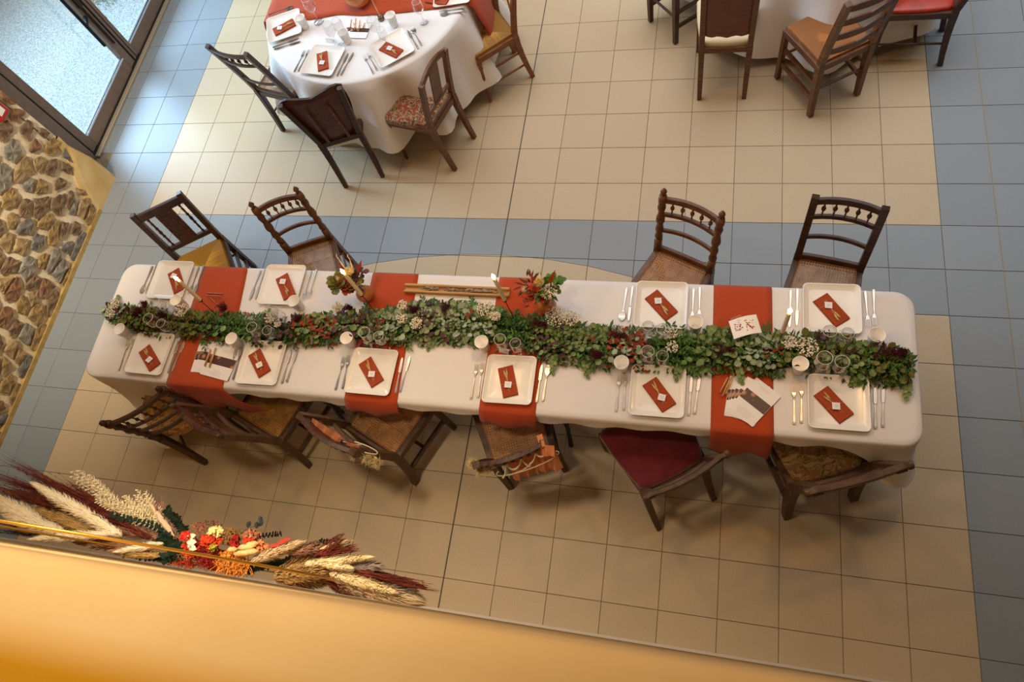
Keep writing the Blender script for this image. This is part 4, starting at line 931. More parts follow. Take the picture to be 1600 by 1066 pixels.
# ------------------------------------------------------------------ vegetation helpers
def leaf_mesh(mb, p, d, up, L_, W_, kind='point', cup=.15, thick=True):
    d = d.normalized(); x = d.cross(up)
    if x.length < 1e-3: x = d.orthogonal()
    x.normalize(); nrm = x.cross(d)
    if kind == 'round': prof = [(0, .05), (.18, .36), (.5, .5), (.8, .38), (1, .04)]
    elif kind == 'long': prof = [(0, .03), (.3, .42), (.6, .38), (1, .01)]
    else: prof = [(0, .04), (.25, .42), (.55, .46), (1, .01)]
    P = []
    for t, w_ in prof:
        c = p+d*(t*L_)+nrm*(-cup*L_*t*t); P += [c-x*w_*W_+nrm*cup*.5*W_, c, c+x*w_*W_+nrm*cup*.5*W_]
    F = []
    for i in range(len(prof)-1): F += [(3*i, 3*i+1, 3*i+4, 3*i+3), (3*i+1, 3*i+2, 3*i+5, 3*i+4)]
    mb.add(P, F)
leafm = {}
def LM(n, a, b=None, r=.6): leafm[n] = mat('leaf_'+n, a, r, spec=.3, col2=b, scale=35, lo=.3, hi=.7, rand=.18); return leafm[n]
LM('ruscus', '#426a20', '#2a4c14', .5); LM('bright', '#648c2e', '#3f641a', .55); LM('euca', '#8a9a5c', '#5a7040', .65); LM('silver', '#aab498', '#808e6c', .7); LM('olive', '#77752e', '#555620', .6); LM('plum', '#63403c', '#44292a', .6); LM('rust', '#a8421f', '#7a2c16', .6); LM('burg', '#5c1420', '#3d0c16', .8); LM('brownl', '#5b3a22', '#3f2818', .7); LM('darkg', '#1f3226', '#14241c', .5)
M_gyp = mat('tiny_white_blossom', '#efe6d0', .9); M_gyps = mat('pale_stem', '#8a8258', .9)
def shared(name, kind, m, L_, W_, cup):
    mb = MB(); leaf_mesh(mb, V((0,0,0)), V((1,0,0)), V((0,0,1)), L_, W_, kind, cup); o = mb.build(name, m); return o
def gyp(parent, c, R_, n, name='gypsophila', m=None, r=.0032, h=.03, stem=None):
    b = MB(); s_ = MB()
    for k in range(n):
        a = rnd(0, 6.28); rr = R_*math.sqrt(rnd(0, 1)); p = V(c)+V((rr*math.cos(a), rr*math.sin(a), h*rnd(.3, 1))); b.ball(p, r*rnd(.7, 1.3), 5, 3)
        if k % 2 == 0: s_.tube([V(c)+V((0, 0, -.01)), V(c).lerp(p, .6)+V((rnd(-.005, .005), rnd(-.005, .005), 0)), p], .0006, 3, False)
    b.build(name, m or M_gyp, parent, stuff=True); s_.build(name+'_stems', stem or M_gyps, parent, stuff=True)
def astilbe(parent, c, d, L_, n, m, name='burgundy_plume', r=.02):
    b = MB(); c = V(c); d = V(d).normalized()
    for k in range(n):
        t = rnd(0, 1); rr = r*(1-t*.8)*math.sqrt(rnd(0, 1)); a = rnd(0, 6.28); o = d.orthogonal().normalized(); q = d.cross(o)
        p = c+d*L_*t+(o*math.cos(a)+q*math.sin(a))*rr; e = p+V((rnd(-1, 1), rnd(-1, 1), rnd(.1, 1)))*.009; s_ = V((rnd(-1, 1), rnd(-1, 1), rnd(-1, 1)))*.0022
        b.add([p-s_, p+s_, e], [(0,1,2)])
        if k % 3 == 0: b.ball(e, .0018, 4, 3)
    b.build(name, m, parent, stuff=True)
# ------------------------------------------------------------------ the garland
gpx = [(168, 482, 14), (200, 495, 22), (240, 500, 26), (300, 505, 28), (380, 512, 30), (450, 515, 28), (530, 508, 30), (600, 508, 36), (660, 500, 40), (720, 500, 40), (790, 512, 34), (870, 530, 36), (940, 540, 36), (1010, 543, 36), (1080, 543, 38), (1150, 545, 36), (1220, 550, 34), (1290, 550, 34), (1360, 562, 34), (1425, 575, 26)]
gw = [(at(x, y, .80), w_/330) for x, y, w_ in gpx]
def gpt(u):
    s_ = u*(len(gw)-1); i = min(int(s_), len(gw)-2); t = s_-i; p = gw[i][0].lerp(gw[i+1][0], t); return p, gw[i][1]*(1-t)+gw[i+1][1]*t, (gw[i+1][0]-gw[i][0]).normalized()
garland = thing('garland', 'long green garland of eucalyptus, ruscus and burgundy flowers along the table centre', 'garland', (-2.75, -1.2, TT))
GO = V((-2.75, -1.2, TT))
random.seed(21)
stem = MB(); pts = [gpt(i/60)[0]-GO for i in range(61)]; stem.tube([V((p.x, p.y+.006*math.sin(i), .018)) for i, p in enumerate(pts)], .006, 6); stem.build('core_stem', leafm['brownl'], garland)
zones = []   # (u, palette)
def palette(u):
    x = gpt(u)[0]; X = proj(x)[0]
    table = [(160, 'bright silver burg'), (230, 'burg bright olive'), (300, 'olive bright brownl'), (370, 'bright ruscus bright'), (430, 'plum bright ruscus'), (490, 'euca ruscus rust'), (560, 'ruscus euca plum'), (610, 'euca silver ruscus'), (680, 'plum euca silver'), (740, 'euca ruscus silver'), (810, 'ruscus bright ruscus'), (860, 'bright plum euca'), (920, 'euca ruscus euca'), (980, 'silver ruscus rust'), (1050, 'bright ruscus bright'), (1120, 'ruscus bright euca'), (1180, 'silver bright ruscus'), (1250, 'bright olive ruscus'), (1330, 'brownl bright euca'), (1400, 'bright ruscus olive')]
    best = min(table, key=lambda t: abs(t[0]-X)); return best[1].split()
def hgt(s_, w_): return .014+.058*max(0, 1-(s_)**2)
def blocked(q, r=0): return any((q.x+GO.x-a)**2+(q.y+GO.y-b)**2 < (c+r)**2 for a, b, c in AVOID)
# stuff underlayer: many small leaves joined per colour
under = {}
for k in range(11000):
    u = random.random(); p, w_, d = gpt(u); side = max(-1.05, min(1, random.gauss(0, .5))); nrm = V((-d.y, d.x, 0)); pal = palette(u); m = random.choice(pal+['ruscus'] if side < -.2 else pal)
    q = p-GO+nrm*side*w_; q.z = hgt(side, w_)*random.uniform(.3, 1)
    if blocked(q, .006): continue
    a = random.uniform(0, 2*PI); out = (nrm*math.copysign(1, side)*random.uniform(.3, 1.2)+d*random.uniform(-1, 1)+V((0, 0, random.uniform(-.1, .55)))).normalized()
    mb = under.setdefault(m, MB()); up = V((random.uniform(-.5, .5), random.uniform(-.5, .5), 1))
    if m in ('ruscus', 'bright', 'olive', 'brownl'): leaf_mesh(mb, q, out, up, random.uniform(.020, .036), random.uniform(.009, .014), 'long', .1)
    else: leaf_mesh(mb, q, out, up, random.uniform(.018, .028), random.uniform(.016, .024), 'round', .1)
for m, mb in under.items(): mb.build('foliage', leafm[m], garland, stuff=True)
bed = MB(); NB = 120; P = []
for i in range(NB+1):
    p, w_, d = gpt(i/NB); nrm = V((-d.y, d.x, 0)); p = p-GO
    for s_, z in ((-.72, .001), (-.5, .020), (0, .034), (.5, .020), (.72, .001)): P.append(V((p.x+nrm.x*s_*w_*random.uniform(.8, 1), p.y+nrm.y*s_*w_*random.uniform(.8, 1), z*random.uniform(.7, 1.1))))
bed.add(P, [(5*i+j, 5*i+5+j, 5*i+6+j, 5*i+1+j)[::-1] for i in range(NB) for j in range(4)]); bed.build('moss_bed', mat('dark_moss', '#26361a', .95, col2='#182410', scale=70, bump=1, bscale=90), garland)
# single leaves
lib = {}
def leafobj(nm, m, kind, L_, W_, cup):
    if nm+m not in lib:
        lib[nm+m] = shared(nm, kind, leafm[m], L_, W_, cup); o = lib[nm+m]
    else: o = bpy.data.objects.new(nm, lib[nm+m].data); C.objects.link(o)
    return o
def place_leaf(o, parent, q, out, roll):
    o.parent = parent; o.location = q; o.rotation_mode = 'QUATERNION'; o.rotation_quaternion = out.to_track_quat('X', 'Z') @ mathutils.Quaternion((1, 0, 0), roll); s_ = random.uniform(.75, 1.3); o.scale = (s_, s_, s_)
for k in range(290):
    u = (k+random.random())/290; p, w_, d = gpt(u); side = random.choice((-1, 1, -1))*random.uniform(.15, 1.0); nrm = V((-d.y, d.x, 0))
    pal = [m for m in palette(u) if m in ('euca', 'silver', 'plum', 'olive')] or ['euca', 'bright']; m = random.choice(pal)
    if pal == ['euca', 'bright'] and random.random() < .55: continue
    q = p-GO+nrm*side*w_*.85; q.z = hgt(side*.85, w_)+random.uniform(.0, .016)
    if blocked(q, .014): continue
    out = (nrm*math.copysign(1, side)*random.uniform(.2, 1)+d*random.uniform(-1, 1)+V((0, 0, random.uniform(0, .5)))).normalized()
    place_leaf(leafobj('eucalyptus_leaf', m, 'round', .034, .030, .12), garland, q, out, random.uniform(-.5, .5))
for k in range(290):
    u = (k+random.random())/290; p, w_, d = gpt(u); side = random.choice((-1, -1, 1))*random.uniform(.5, 1.15); nrm = V((-d.y, d.x, 0)); m = random.choice(['ruscus', 'bright', 'ruscus'])
    if proj(p)[0] > 560 and proj(p)[0] < 720 and side > 0: m = 'ruscus'
    q = p-GO+nrm*side*w_*.9; q.z = max(.006, hgt(min(1, abs(side)*.85), w_)*random.uniform(.5, 1))
    if blocked(q, .014): continue
    out = (nrm*math.copysign(1, side)*random.uniform(.5, 1)+d*random.uniform(-.9, .9)+V((0, 0, random.uniform(-.05, .35)))).normalized()
    if q.z < .012: out.z = abs(out.z)*.3
    place_leaf(leafobj('ruscus_leaf', m, 'point', .040, .015, .05), garland, q, out, random.uniform(-.4, .4))
def gat(px, py, z=.055): p = at(px, py, TT+z); return (p-GO)
for px, py, R_, n_ in ((182, 478, .035, 60), (176, 492, .03, 40), (287, 487, .045, 60), (425, 500, .032, 55), (437, 508, .025, 35), (631, 480, .030, 60), (630, 500, .03, 50), (652, 508, .035, 70), (760, 485, .05, 90), (775, 497, .03, 60), (870, 497, .06, 90), (893, 500, .045, 60), (1048, 522, .035, 60), (1050, 545, .03, 50), (1232, 538, .035, 70), (1260, 545, .05, 90), (530, 483, .03, 50)):
    gyp(garland, gat(px, py, .068), R_, int(n_*1.5), r=.0040, h=.035)
for px, py, dx, L_, r in ((210, 487, 1, .06, .035), (222, 478, .3, .05, .03), (250, 490, 1, .06, .03), (345, 480, .5, .05, .04), (460, 498, 1, .05, .025), (540, 480, 1, .05, .02), (640, 485, 1, .05, .03), (830, 503, 1, .09, .03), (950, 520, 1, .10, .035), (925, 552, 1, .06, .03), (1115, 546, 1, .10, .04), (1275, 525, .5, .06, .035), (1365, 545, 1, .10, .045), (1395, 552, 1, .06, .035), (690, 480, 1, .05, .03)):
    astilbe(garland, gat(px, py, .072), (dx, random.uniform(-.4, .2), .15), L_, 620, leafm['burg'] if px != 690 else leafm['plum'], r=r*1.05)
random.seed(77)
for k in range(44):      # sprigs reaching out of the garland
    u = (k+random.random())/44; p, w_, d = gpt(u); side = -1 if k % 3 else 1; nrm = V((-d.y, d.x, 0)); m = random.choice(['ruscus', 'bright', 'euca', 'ruscus', 'euca'])
    a = p-GO+nrm*side*w_*.6; a.z = .03; tip = a+(nrm*side*random.uniform(.5, 1)+d*random.uniform(-1.2, 1.2)).normalized()*random.uniform(.06, .105); tip.z = random.uniform(.004, .02)
    if blocked(tip, .03) or blocked((a+tip)/2, .03): continue
    sb = MB(); sb.tube([a, (a+tip)/2+V((0, 0, .012)), tip], [.0014, .0012, .0006], 4); dd = (tip-a).normalized(); sx = dd.cross(V((0, 0, 1)))
    for q in range(9):
        c_ = a.lerp(tip, .15+.85*q/8)+V((0, 0, .012*(1-abs(q/4-1)))); o_ = (sx*(1 if q % 2 else -1)*(.9 if q < 8 else 0)+dd*.7+V((0, 0, .1))).normalized()
        if m == 'euca': leaf_mesh(sb, c_, o_, V((0, 0, 1)), .024, .022, 'round', .1)
        else: leaf_mesh(sb, c_, o_, V((0, 0, 1)), .032, .011, 'point', .06)
    sb.build('sprig', leafm[m], garland)
rl = MB()
for px, py in ((505, 500), (515, 508), (500, 515), (508, 525), (485, 499), (385, 492), (600, 500), (590, 508), (745, 488), (735, 492), (975, 533), (990, 540), (1000, 535), (922, 530), (1215, 548), (1205, 551), (188, 478), (180, 484)):
    g_ = gat(px, py, .065)
    for k in range(4): leaf_mesh(rl, g_+V((random.uniform(-.01, .01),)*2+(0,)), V((random.uniform(-1, 1), random.uniform(-.5, .5), .2)), V((0, 0, 1)), .04, .012, 'long', .1)
rl.build('rust_leaves', leafm['rust'], garland, stuff=True)
# ------------------------------------------------------------------ amber bouquets
def bouquet(base, lab, seed, flip):
    p = at(*base, TT+.05); t = thing('bouquet_vase', lab, 'vase', (p.x, p.y, TT), 0, 'amber vases with dried bouquets'); R_ = .052; rr = random.Random(seed)
    pr = [(.0001, .0), (.028, .0)]+[(R_*math.sin(a), .050-R_*math.cos(a)*.96) for a in [.6+(2.55-.6)*k/12 for k in range(13)]]+[(.022, .105), (.027, .112), (.025, .112), (.019, .104)]
    # ribbed amber globe
    N2 = 48; mb = MB(); P = []
    for r, z in pr: P += [((r*(1+.025*math.cos(16*2*PI*k/N2)))*math.cos(2*PI*k/N2), (r*(1+.025*math.cos(16*2*PI*k/N2)))*math.sin(2*PI*k/N2), z) for k in range(N2)]
    mb.add(P, [(i*N2+k, i*N2+(k+1) % N2, (i+1)*N2+(k+1) % N2, (i+1)*N2+k) for i in range(len(pr)-1) for k in range(N2)]); mb.build('amber_globe', M_amber, t, smooth=True)
    b = MB()
    for k in range(12): a = rr.uniform(0, 6.28); b.tube([(.012*math.cos(a), .012*math.sin(a), .008), (.010*math.cos(a+2), .010*math.sin(a+2), .10), (.04*math.cos(a+2), .04*math.sin(a+2), .22)], .0015, 5)
    b.build('stems', M_gyps, t)
    top = V((-.025 if flip else .0, .0, .215)); K_ = 1.45
    def lump(n, m, kind, L_, W_, R2, name, cx=0, cy=0, cz=0):
        b = MB()
        for k in range(int(n*1.8)):
            a = rr.uniform(0, 6.28); el = rr.uniform(-.1, 1.3); d = V((math.cos(a)*math.cos(el), math.sin(a)*math.cos(el), math.sin(el))); q = top+V((cx, cy, cz))*1.1+d*R2*rr.uniform(.2, 1); leaf_mesh(b, q, (d+V((rr.uniform(-.5, .5), rr.uniform(-.5, .5), 0))), V((0, 0, 1)), L_*1.2*rr.uniform(.7, 1.2), W_*1.2, kind, .12)
        b.build(name, leafm[m], t)
    s_ = -1 if flip else 1
    if flip:
        lump(26, 'olive', 'round', .034, .034, .045, 'olive_leaves', -.045, -.02, -.01); lump(20, 'plum', 'round', .028, .028, .045, 'plum_leaves', .035, .03); lump(14, 'olive', 'round', .032, .032, .04, 'olive_leaves', .035, -.01, -.01); lump(14, 'rust', 'round', .030, .024, .035, 'rust_leaves', -.005, -.035, -.01)
    else:
        lump(16, 'ruscus', 'point', .045, .016, .05, 'fern', .02, .01); lump(16, 'bright', 'round', .028, .026, .05, 'green_leaves', .045, .035); lump(20, 'rust', 'round', .030, .026, .05, 'rust_leaves', -.03, -.02, -.01); lump(16, 'brownl', 'long', .04, .012, .06, 'brown_leaves', -.06, .03)
        gyp(t, (.04, -.01, .225), .045, 170, 'white_filler', r=.0036)
    # cream pompon
    b = MB(); c = V((-.01 if flip else -.012, .03, .262))
    for k in range(220):
        a = rr.uniform(0, 6.28); el = rr.uniform(-.2, 1.5); d = V((math.cos(a)*math.cos(el), math.sin(a)*math.cos(el), math.sin(el))); o_ = d.orthogonal().normalized()*.0035; e = c+d*.032; b.add([c+d*.012-o_, c+d*.012+o_, e], [(0,1,2)])
    b.ball(c, .020, 8, 6); b.build('cream_pompon', mat('cream_bloom', '#ecd79a', .9), t)
    b = MB(); c2 = V((-.075, .0, .235)); 
    for k in range(90): d = V((rr.uniform(-1, 0), rr.uniform(-1, 1), rr.uniform(0, .7))).normalized(); e = c2+d*.04*rr.uniform(.6, 1); b.add([c2-V((0, .002, 0)), c2+V((0, .002, 0)), e], [(0,1,2)])
    b.build('bunny_tail', mat('pale_tuft', '#dfc9a4', .95), t)
    for nm, dd, hh, m in (('red_leaf', (-.035, .03), .27, 'rust'), ('red_leaf', (.055, .05), .25, 'rust')):
        b = MB(); leaf_mesh(b, V((dd[0]*.6, dd[1]*.6, .24)), V((dd[0], dd[1], .10)), V((0, -1, .3)), .10, .022, 'long', .1); b.build(nm, leafm[m], t)
    for k in range(2 if flip else 1):
        b = MB(); x = (-.03, .012)[k] if flip else .0
        b.turned((x, .03, .25), (x*1.6, .065, .34), [(0, .002), (.4, .006), (.7, .004), (1, .001)], 6); b.tube([(x*1.6, .065, .34), (x*1.6-.008, .072, .355), (x*1.6-.004, .08, .365)], .002, 5); b.build('curled_pod', mat('bleached_pod', '#e6dab8', .8), t)
bouquet((570, 459), 'amber globe vase with cream pompon and olive leaves, left of the driftwood', 3, True)
bouquet((855, 478), 'amber globe vase with red leaves and white filler, right of the driftwood', 9, False)
# ------------------------------------------------------------------ driftwood trough
a_, b_2 = at(632, 450, TT+.02), at(796, 457, TT+.02)
dw = thing('driftwood_log', 'pale wooden log trough laid with grey twigs between two terracotta runners', 'log', ((a_.x+b_2.x)/2, (a_.y+b_2.y)/2, TT), math.atan2(b_2.y-a_.y, b_2.x-a_.x))
hl = (b_2-a_).length/2; M_pine = mat('pale_pine', '#c9a066', .7, col2='#a87c44', scale=30, stretch=(.1, 1, 1), bump=.3)
for yy, hh, zz_ in ((.020, .030, .016), (-.020, .026, .013)):
    b = MB(); b.path([(-hl, yy, zz_), (-hl*.3, yy+.001, zz_), (hl*.4, yy-.001, zz_), (hl, yy, zz_)], .014, hh, (0, 0, 1)); b.build('side_rail', M_pine, dw, bevel=.004)
b = MB(); b.box((0, 0, .005), (2*hl-.004, .034, .008)); b.build('base', M_pine, dw)
M_twig = mat('grey_twig', '#6b5c4e', .8, col2='#b5a488', scale=50)
rr = random.Random(4)
for k in range(16):
    x0 = -hl+.04+rr.uniform(0, 2*hl-.2); L_ = rr.uniform(.07, .15); b = MB(); pts = [(x0+L_*q/5, rr.uniform(-.009, .009), .020+rr.uniform(0, .010)) for q in range(6)]; b.tube(pts, [.002]+[rr.uniform(.003, .0048) for _ in range(4)]+[.0015], 6); b.build('twig', M_twig, dw, smooth=True)
# ------------------------------------------------------------------ printed cards, photographs, sticks
def photo_mat():
    m = mat('photo_print', '#3a2418', .5); nt = m.node_tree; N = nt.nodes; L = nt.links; b = N['Principled BSDF']; tc = N.new('ShaderNodeTexCoord'); v = N.new('ShaderNodeTexVoronoi'); v.inputs['Scale'].default_value = 26
    L.new(tc.outputs['Object'], v.inputs[0]); r = N.new('ShaderNodeValToRGB'); e = r.color_ramp.elements; e[0].position = .0; e[0].color = (*srgb('#c98f66'), 1); e[1].position = .75; e[1].color = (*srgb('#4a2e22'), 1)
    q = e.new(.28); q.color = (*srgb('#a86e4a'), 1); q = e.new(.42); q.color = (*srgb('#4a2a1c'), 1); L.new(v.outputs['Distance'], r.inputs[0]); L.new(r.outputs[0], b.inputs['Base Color']); return m
M_photo = photo_mat(); M_ink = mat('faint_red_ink', '#c9a79a', .8)
def print_card(px, py, z, ang, lab, w_=.145, h_=.21, cat='card', grp='printed photo cards', strip=True):
    p = at(px, py, z); t = thing('printed_card', lab, cat, (p.x, p.y, z), ang, grp); b = MB(); b.box((0, 0, 0), (w_, h_, .0008)); b.build('paper', M_paper, t)
    if strip: b = MB(); b.box((0, .005, .0006), (w_*.985, h_*.27, .0003)); b.build('photograph', M_photo, t)
    ln = MB(); rr2 = random.Random(int(px))
    for k in range(5): ln.box((rr2.uniform(-.005, .005), -h_*.27-k*.008, .0006), (rr2.uniform(.04, w_*.7), .0011, .0003))
    for k in range(2): ln.box((0, h_*.38-k*.008, .0006), (rr2.uniform(.03, .06), .0011, .0003))
    ln.build('lettering', M_ink, t); return t
zc = TT
for k, (px, py, a) in enumerate(((1160, 622, -.10), (1164, 624, -.22), (1168, 625, -.34), (1173, 627, -.47), (1179, 628, -.66))):
    print_card(px, py, zc+.0012+.0016*k, a, 'lettered photo card on the rightmost runner, %s of the fan' % ('bottom card', 'second card from the bottom', 'middle card', 'second card from the top', 'top card')[k])
for k, (px, py, a) in enumerate(((328, 558, .02), (333, 560, -.08), (345, 566, -.16))):
    print_card(px, py, zc+.0012+.0016*k, a, 'white photo card on the runner nearest the stone wall, %s of three' % ('bottom', 'middle', 'top')[k], .20, .20)
for k, (px, py, a) in enumerate(((556, 45, .1), (562, 48, -.1))): print_card(px, py, zc+.0012+.0016*k, a, 'photo card on the round table under the wooden sticks, %s one' % ('lower', 'upper')[k], .15, .14)
def stick(p0, p1, z, lab, r=.0042, cat='stick', col=None):
    a, b2 = at(*p0, z), at(*p1, z); d = b2-a; a -= V(((a+b2)/2).to_tuple()); o = MB(); mid = at(*p0, z).lerp(b2, .5)
    o.tube([at(*p0, z)-mid, b2-mid], [r, r*.92], 8); ob = o.build('wooden_stick', col or M_stick, None, mid, smooth=True); tag(ob, lab, cat, 'thin wooden sticks')
M_stick = mat('pale_stick', '#d9ac78', .6, col2='#c08a50', scale=20); M_stick2 = mat('pink_brown_stick', '#b87058', .6)
for k, (a, b2) in enumerate((((1125, 613), (1137, 590)), ((1129, 619), (1141, 591)), ((1134, 616), (1147, 584)))): stick(a, b2, TT+.016+.001*k, 'pale wooden stick left of the card fan on the right runner, %s of three' % ('left', 'middle', 'right')[k])
for k, (a, b2) in enumerate((((320, 572), (329, 546)), ((327, 574), (337, 544)))): stick(a, b2, TT+.013, 'pale wooden stick on the photo cards near the stone wall, %s one' % ('left', 'right')[k], .0055)
for k, (a, b2) in enumerate((((323, 458), (348, 459)), ((324, 461), (340, 477)), ((322, 462), (346, 463)))): stick(a, b2, TT+.008+.009*(k == 2), 'pinkish stick on the runner nearest the wall, %s' % ('the upper level one', 'the slanting one', 'the lower level one')[k], .004, col=M_stick2)
for k, (a, b2) in enumerate((((547, 44), (549, 31)), ((554, 46), (556, 29)), ((561, 46), (562, 32)), ((552, 36), (560, 49)), ((567, 44), (570, 36)))): stick(a, b2, TT+.013+.001*k, 'short wooden stick on the round table photo cards, %s' % ('the leftmost','the second from the left','the long upright one','the slanting one','the rightmost')[k], .004)
# bent floral card lying on the garland
p = at(1164, 512, TT+.10); fc = thing('floral_card', 'white bent card with red flower print lying on the garland', 'card', (p.x, p.y, p.z), math.radians(18))
b = MB(); n_ = 8; P = []
for i in range(n_+1):
    u = i/n_; 
    for j in (0, 1): P.append(((u-.5)*.135, (j-.5)*.095, .018*math.sin(PI*u*.9)+.012*j))
m_ = len(P); b.add(P+[(x, y, z-.0007) for x, y, z in P], [(2*i, 2*i+2, 2*i+3, 2*i+1) for i in range(n_)]+[(m_+2*i+1, m_+2*i+3, m_+2*i+2, m_+2*i) for i in range(n_)]); b.build('paper', M_paper, fc)
b = MB(); rr = random.Random(8)
for cx in (-.032, .020):
    for k in range(34):
        x = cx+rr.gauss(0, .010); y = rr.gauss(.0, .014); u = x/.135+.5; z = .018*math.sin(PI*u*.9)+.012*(y/.095+.5)+.0009; s_ = rr.uniform(.0015, .004); a = rr.uniform(0, 6)
        b.add([(x+s_*math.cos(a+q*PI/2), y+s_*math.sin(a+q*PI/2), z) for q in range(4)], [(0,1,2,3)])
b.build('flower_print', mat('red_print', '#9c2a1c', .8), fc)
b = MB(); b.tube([V((-.055, .058, .004)), V((.0, .062, .012))], .005, 8); b.build('pink_stick', M_stick2, fc)
# ------------------------------------------------------------------ amber bowl on the round table
p = at(560, -4, TT+.05); bw = thing('amber_bowl', 'round amber glass bowl of cream dried flowers on the round table', 'bowl', (p.x, p.y, TT+.004))
R_ = .105; lathe([(.0001, .0), (.05, 0)]+[(R_*math.sin(a), .082-R_*math.cos(a)*.9) for a in [.6+(2.2-.6)*k/10 for k in range(11)]]+[(R_*math.sin(2.2)-.003, .082-R_*math.cos(2.2)*.9)], 32).build('bowl_glass', M_amber, bw, smooth=True)
b = MB(); rr = random.Random(2)
for k in range(260):
    a = rr.uniform(0, 6.28); r = .06*math.sqrt(rr.random()); q = V((r*math.cos(a), r*math.sin(a), .11+rr.uniform(0, .04))); leaf_mesh(b, q, V((rr.uniform(-1, 1), rr.uniform(-1, 1), rr.uniform(.2, 1))), V((0, 0, 1)), .022, .012, 'round', .1)
b.build('cream_flowers', mat('cream_petals', '#eadfc4', .9, col2='#d9a860', scale=30), bw, stuff=True)
# ------------------------------------------------------------------ chair decorations
M_ribbon = mat('orange_voile', '#dc8c5c', .85, col2='#c8743f', scale=10, sheen=.2)
M_loop = mat('cream_lettering', '#dcd2b4', .5)

def P3(px, py, z): return at(px, py, z)
def sign(lab, a, b, z, withword, tuft, tuftdir, grp='lettered signs hung on the chair backs'):
    A, B_ = P3(*a, z), P3(*b, z); c = (A+B_)/2; d = (B_-A); w_ = d.length/2; t = thing('chair_sign', lab, 'sign', c, math.atan2(d.y, d.x), grp)
    tl = math.radians(52); vy, vz = math.cos(tl), math.sin(tl)      # the sign leans back from the chair
    def q(x, v): return V((x, v*vy, v*vz))
    if withword:
        bb = MB(); pts = [q(w_*math.cos(u), .034*math.sin(u)) for u in [PI*.86+(2*PI-PI*.62)*k/40 for k in range(41)]]; bb.tube(pts, .0030, 6); bb.build('loop', M_loop, t, smooth=True)
        bb = MB(); pts = []
        for k in range(0, 121):
            u = k/120; ph = u*2*PI*3.0-PI/2; am = .040 if u < .66 else .024
            pts.append(q(-w_*.86+u*w_*1.42+.010*math.sin(ph+1.2), am*math.sin(ph)*(.75+.25*math.cos(u*9))+.010+.012*u))
        bb.tube(pts, [.0032+.0022*abs(math.cos(k*.16)) for k in range(121)], 6); bb.build('lettering', M_loop, t, smooth=True)
        bb = MB(); bb.tube([q(-w_*.86, -.018), q(-w_*.6, -.03), q(-w_*.2, -.026), q(0, -.016)], .0026, 5); bb.build('flourish', M_loop, t)
    else:
        bb = MB(); bb.tube([q(w_*math.cos(u), .026*math.sin(u)) for u in [-PI*.5+PI*1.1*k/20 for k in range(21)]], .0030, 6); bb.tube([q(-w_, .0), q(-w_*.3, .006), q(w_*.2, .026)], .0028, 5); bb.build('loop', M_loop, t, smooth=True)
    bb = MB(); rr = random.Random(31)
    for tx, ty in tuft:
        base = P3(tx, ty, z-.02)-c; base.rotate(Euler((0, 0, -t.rotation_euler.z)))
        for k in range(170):
            dd = V((tuftdir[0]+rr.uniform(-.9, .9), tuftdir[1]+rr.uniform(-.9, .9), rr.uniform(-.3, .9))).normalized(); o_ = dd.orthogonal().normalized()*.0018; st_ = base+V((rr.uniform(-.012, .012), rr.uniform(-.012, .012), 0)); e = st_+dd*rr.uniform(.02, .05)
            bb.add([st_-o_, st_+o_, e, st_+o_*2+V((0, 0, .002))], [(0,1,2), (1,3,2)])
    bb.build('grass_tuft', mat('bright_dried_grass', '#ead9a8', .9, col2='#cdb478', scale=60), t, stuff=True)
sign('looped cream lettering with dried grass hung on the cane chair with the orange bow', (776, 742), (873, 707), .84, True, ((741, 722), (752, 734), (765, 733)), (-.5, -.3))
sign('cream loop with dried grass on the third near-side chair, seen edge on', (536, 690), (590, 708), .86, False, ((556, 710), (575, 716), (590, 722)), (.1, -.4))
def ribbon(lab, sheets, grp='orange ribbons tied on the chair backs'):
    o0 = P3(*sheets[0][1][0][:2], sheets[0][1][0][2]); t = thing('ribbon', lab, 'ribbon', o0, 0, grp)
    for nm, (tl_, tr_, br_, bl_), amp, nf in sheets:
        A, B_, C_, D = [P3(*c[:2], c[2])-o0 for c in (tl_, tr_, br_, bl_)]; bb = MB(); nu, nv = 40, 14; P = []; N_ = (B_-A).cross(D-A).normalized()
        for j in range(nv+1):
            v = j/nv
            for i in range(nu+1):
                u = i/nu; p_ = A.lerp(B_, u).lerp(D.lerp(C_, u), v); P.append(p_+N_*amp*(math.sin(u*nf*PI+v*1.5)+.4*math.sin(u*nf*2.3*PI+2))*(.35+.65*v)+(D-A)*.02*math.sin(u*nf*PI*.9+1)*v)
        bb.add(P, [(j*(nu+1)+i, j*(nu+1)+i+1, (j+1)*(nu+1)+i+1, (j+1)*(nu+1)+i) for j in range(nv) for i in range(nu)]); bb.build(nm, M_ribbon, t, smooth=True)
ribbon('orange voile ribbon tied in a bow over the back of the fourth near-side chair', [
 ('band', ((790, 716, .86), (846, 691, .90), (852, 708, .84), (797, 733, .80)), .006, 3), ('tail', ((796, 726, .83), (838, 708, .85), (842, 738, .66), (803, 752, .68)), .012, 5), ('tail', ((836, 704, .86), (868, 703, .88), (880, 733, .72), (842, 738, .70)), .010, 4),
 ('bow_loop', ((842, 694, .90), (866, 697, .91), (868, 714, .88), (846, 712, .87)), .008, 3), ('wrap', ((838, 681, .91), (847, 678, .92), (852, 698, .91), (844, 701, .90)), .003, 2)])
ribbon('peach ribbon draped along the top rail of the third near-side chair', [('band', ((488, 653, .90), (536, 683, .92), (528, 694, .87), (484, 664, .86)), .004, 6), ('tail', ((500, 668, .87), (530, 690, .88), (524, 703, .80), (500, 684, .79)), .005, 4), ('edge', ((540, 690, .91), (562, 696, .91), (561, 701, .89), (541, 696, .89)), .002, 2)])
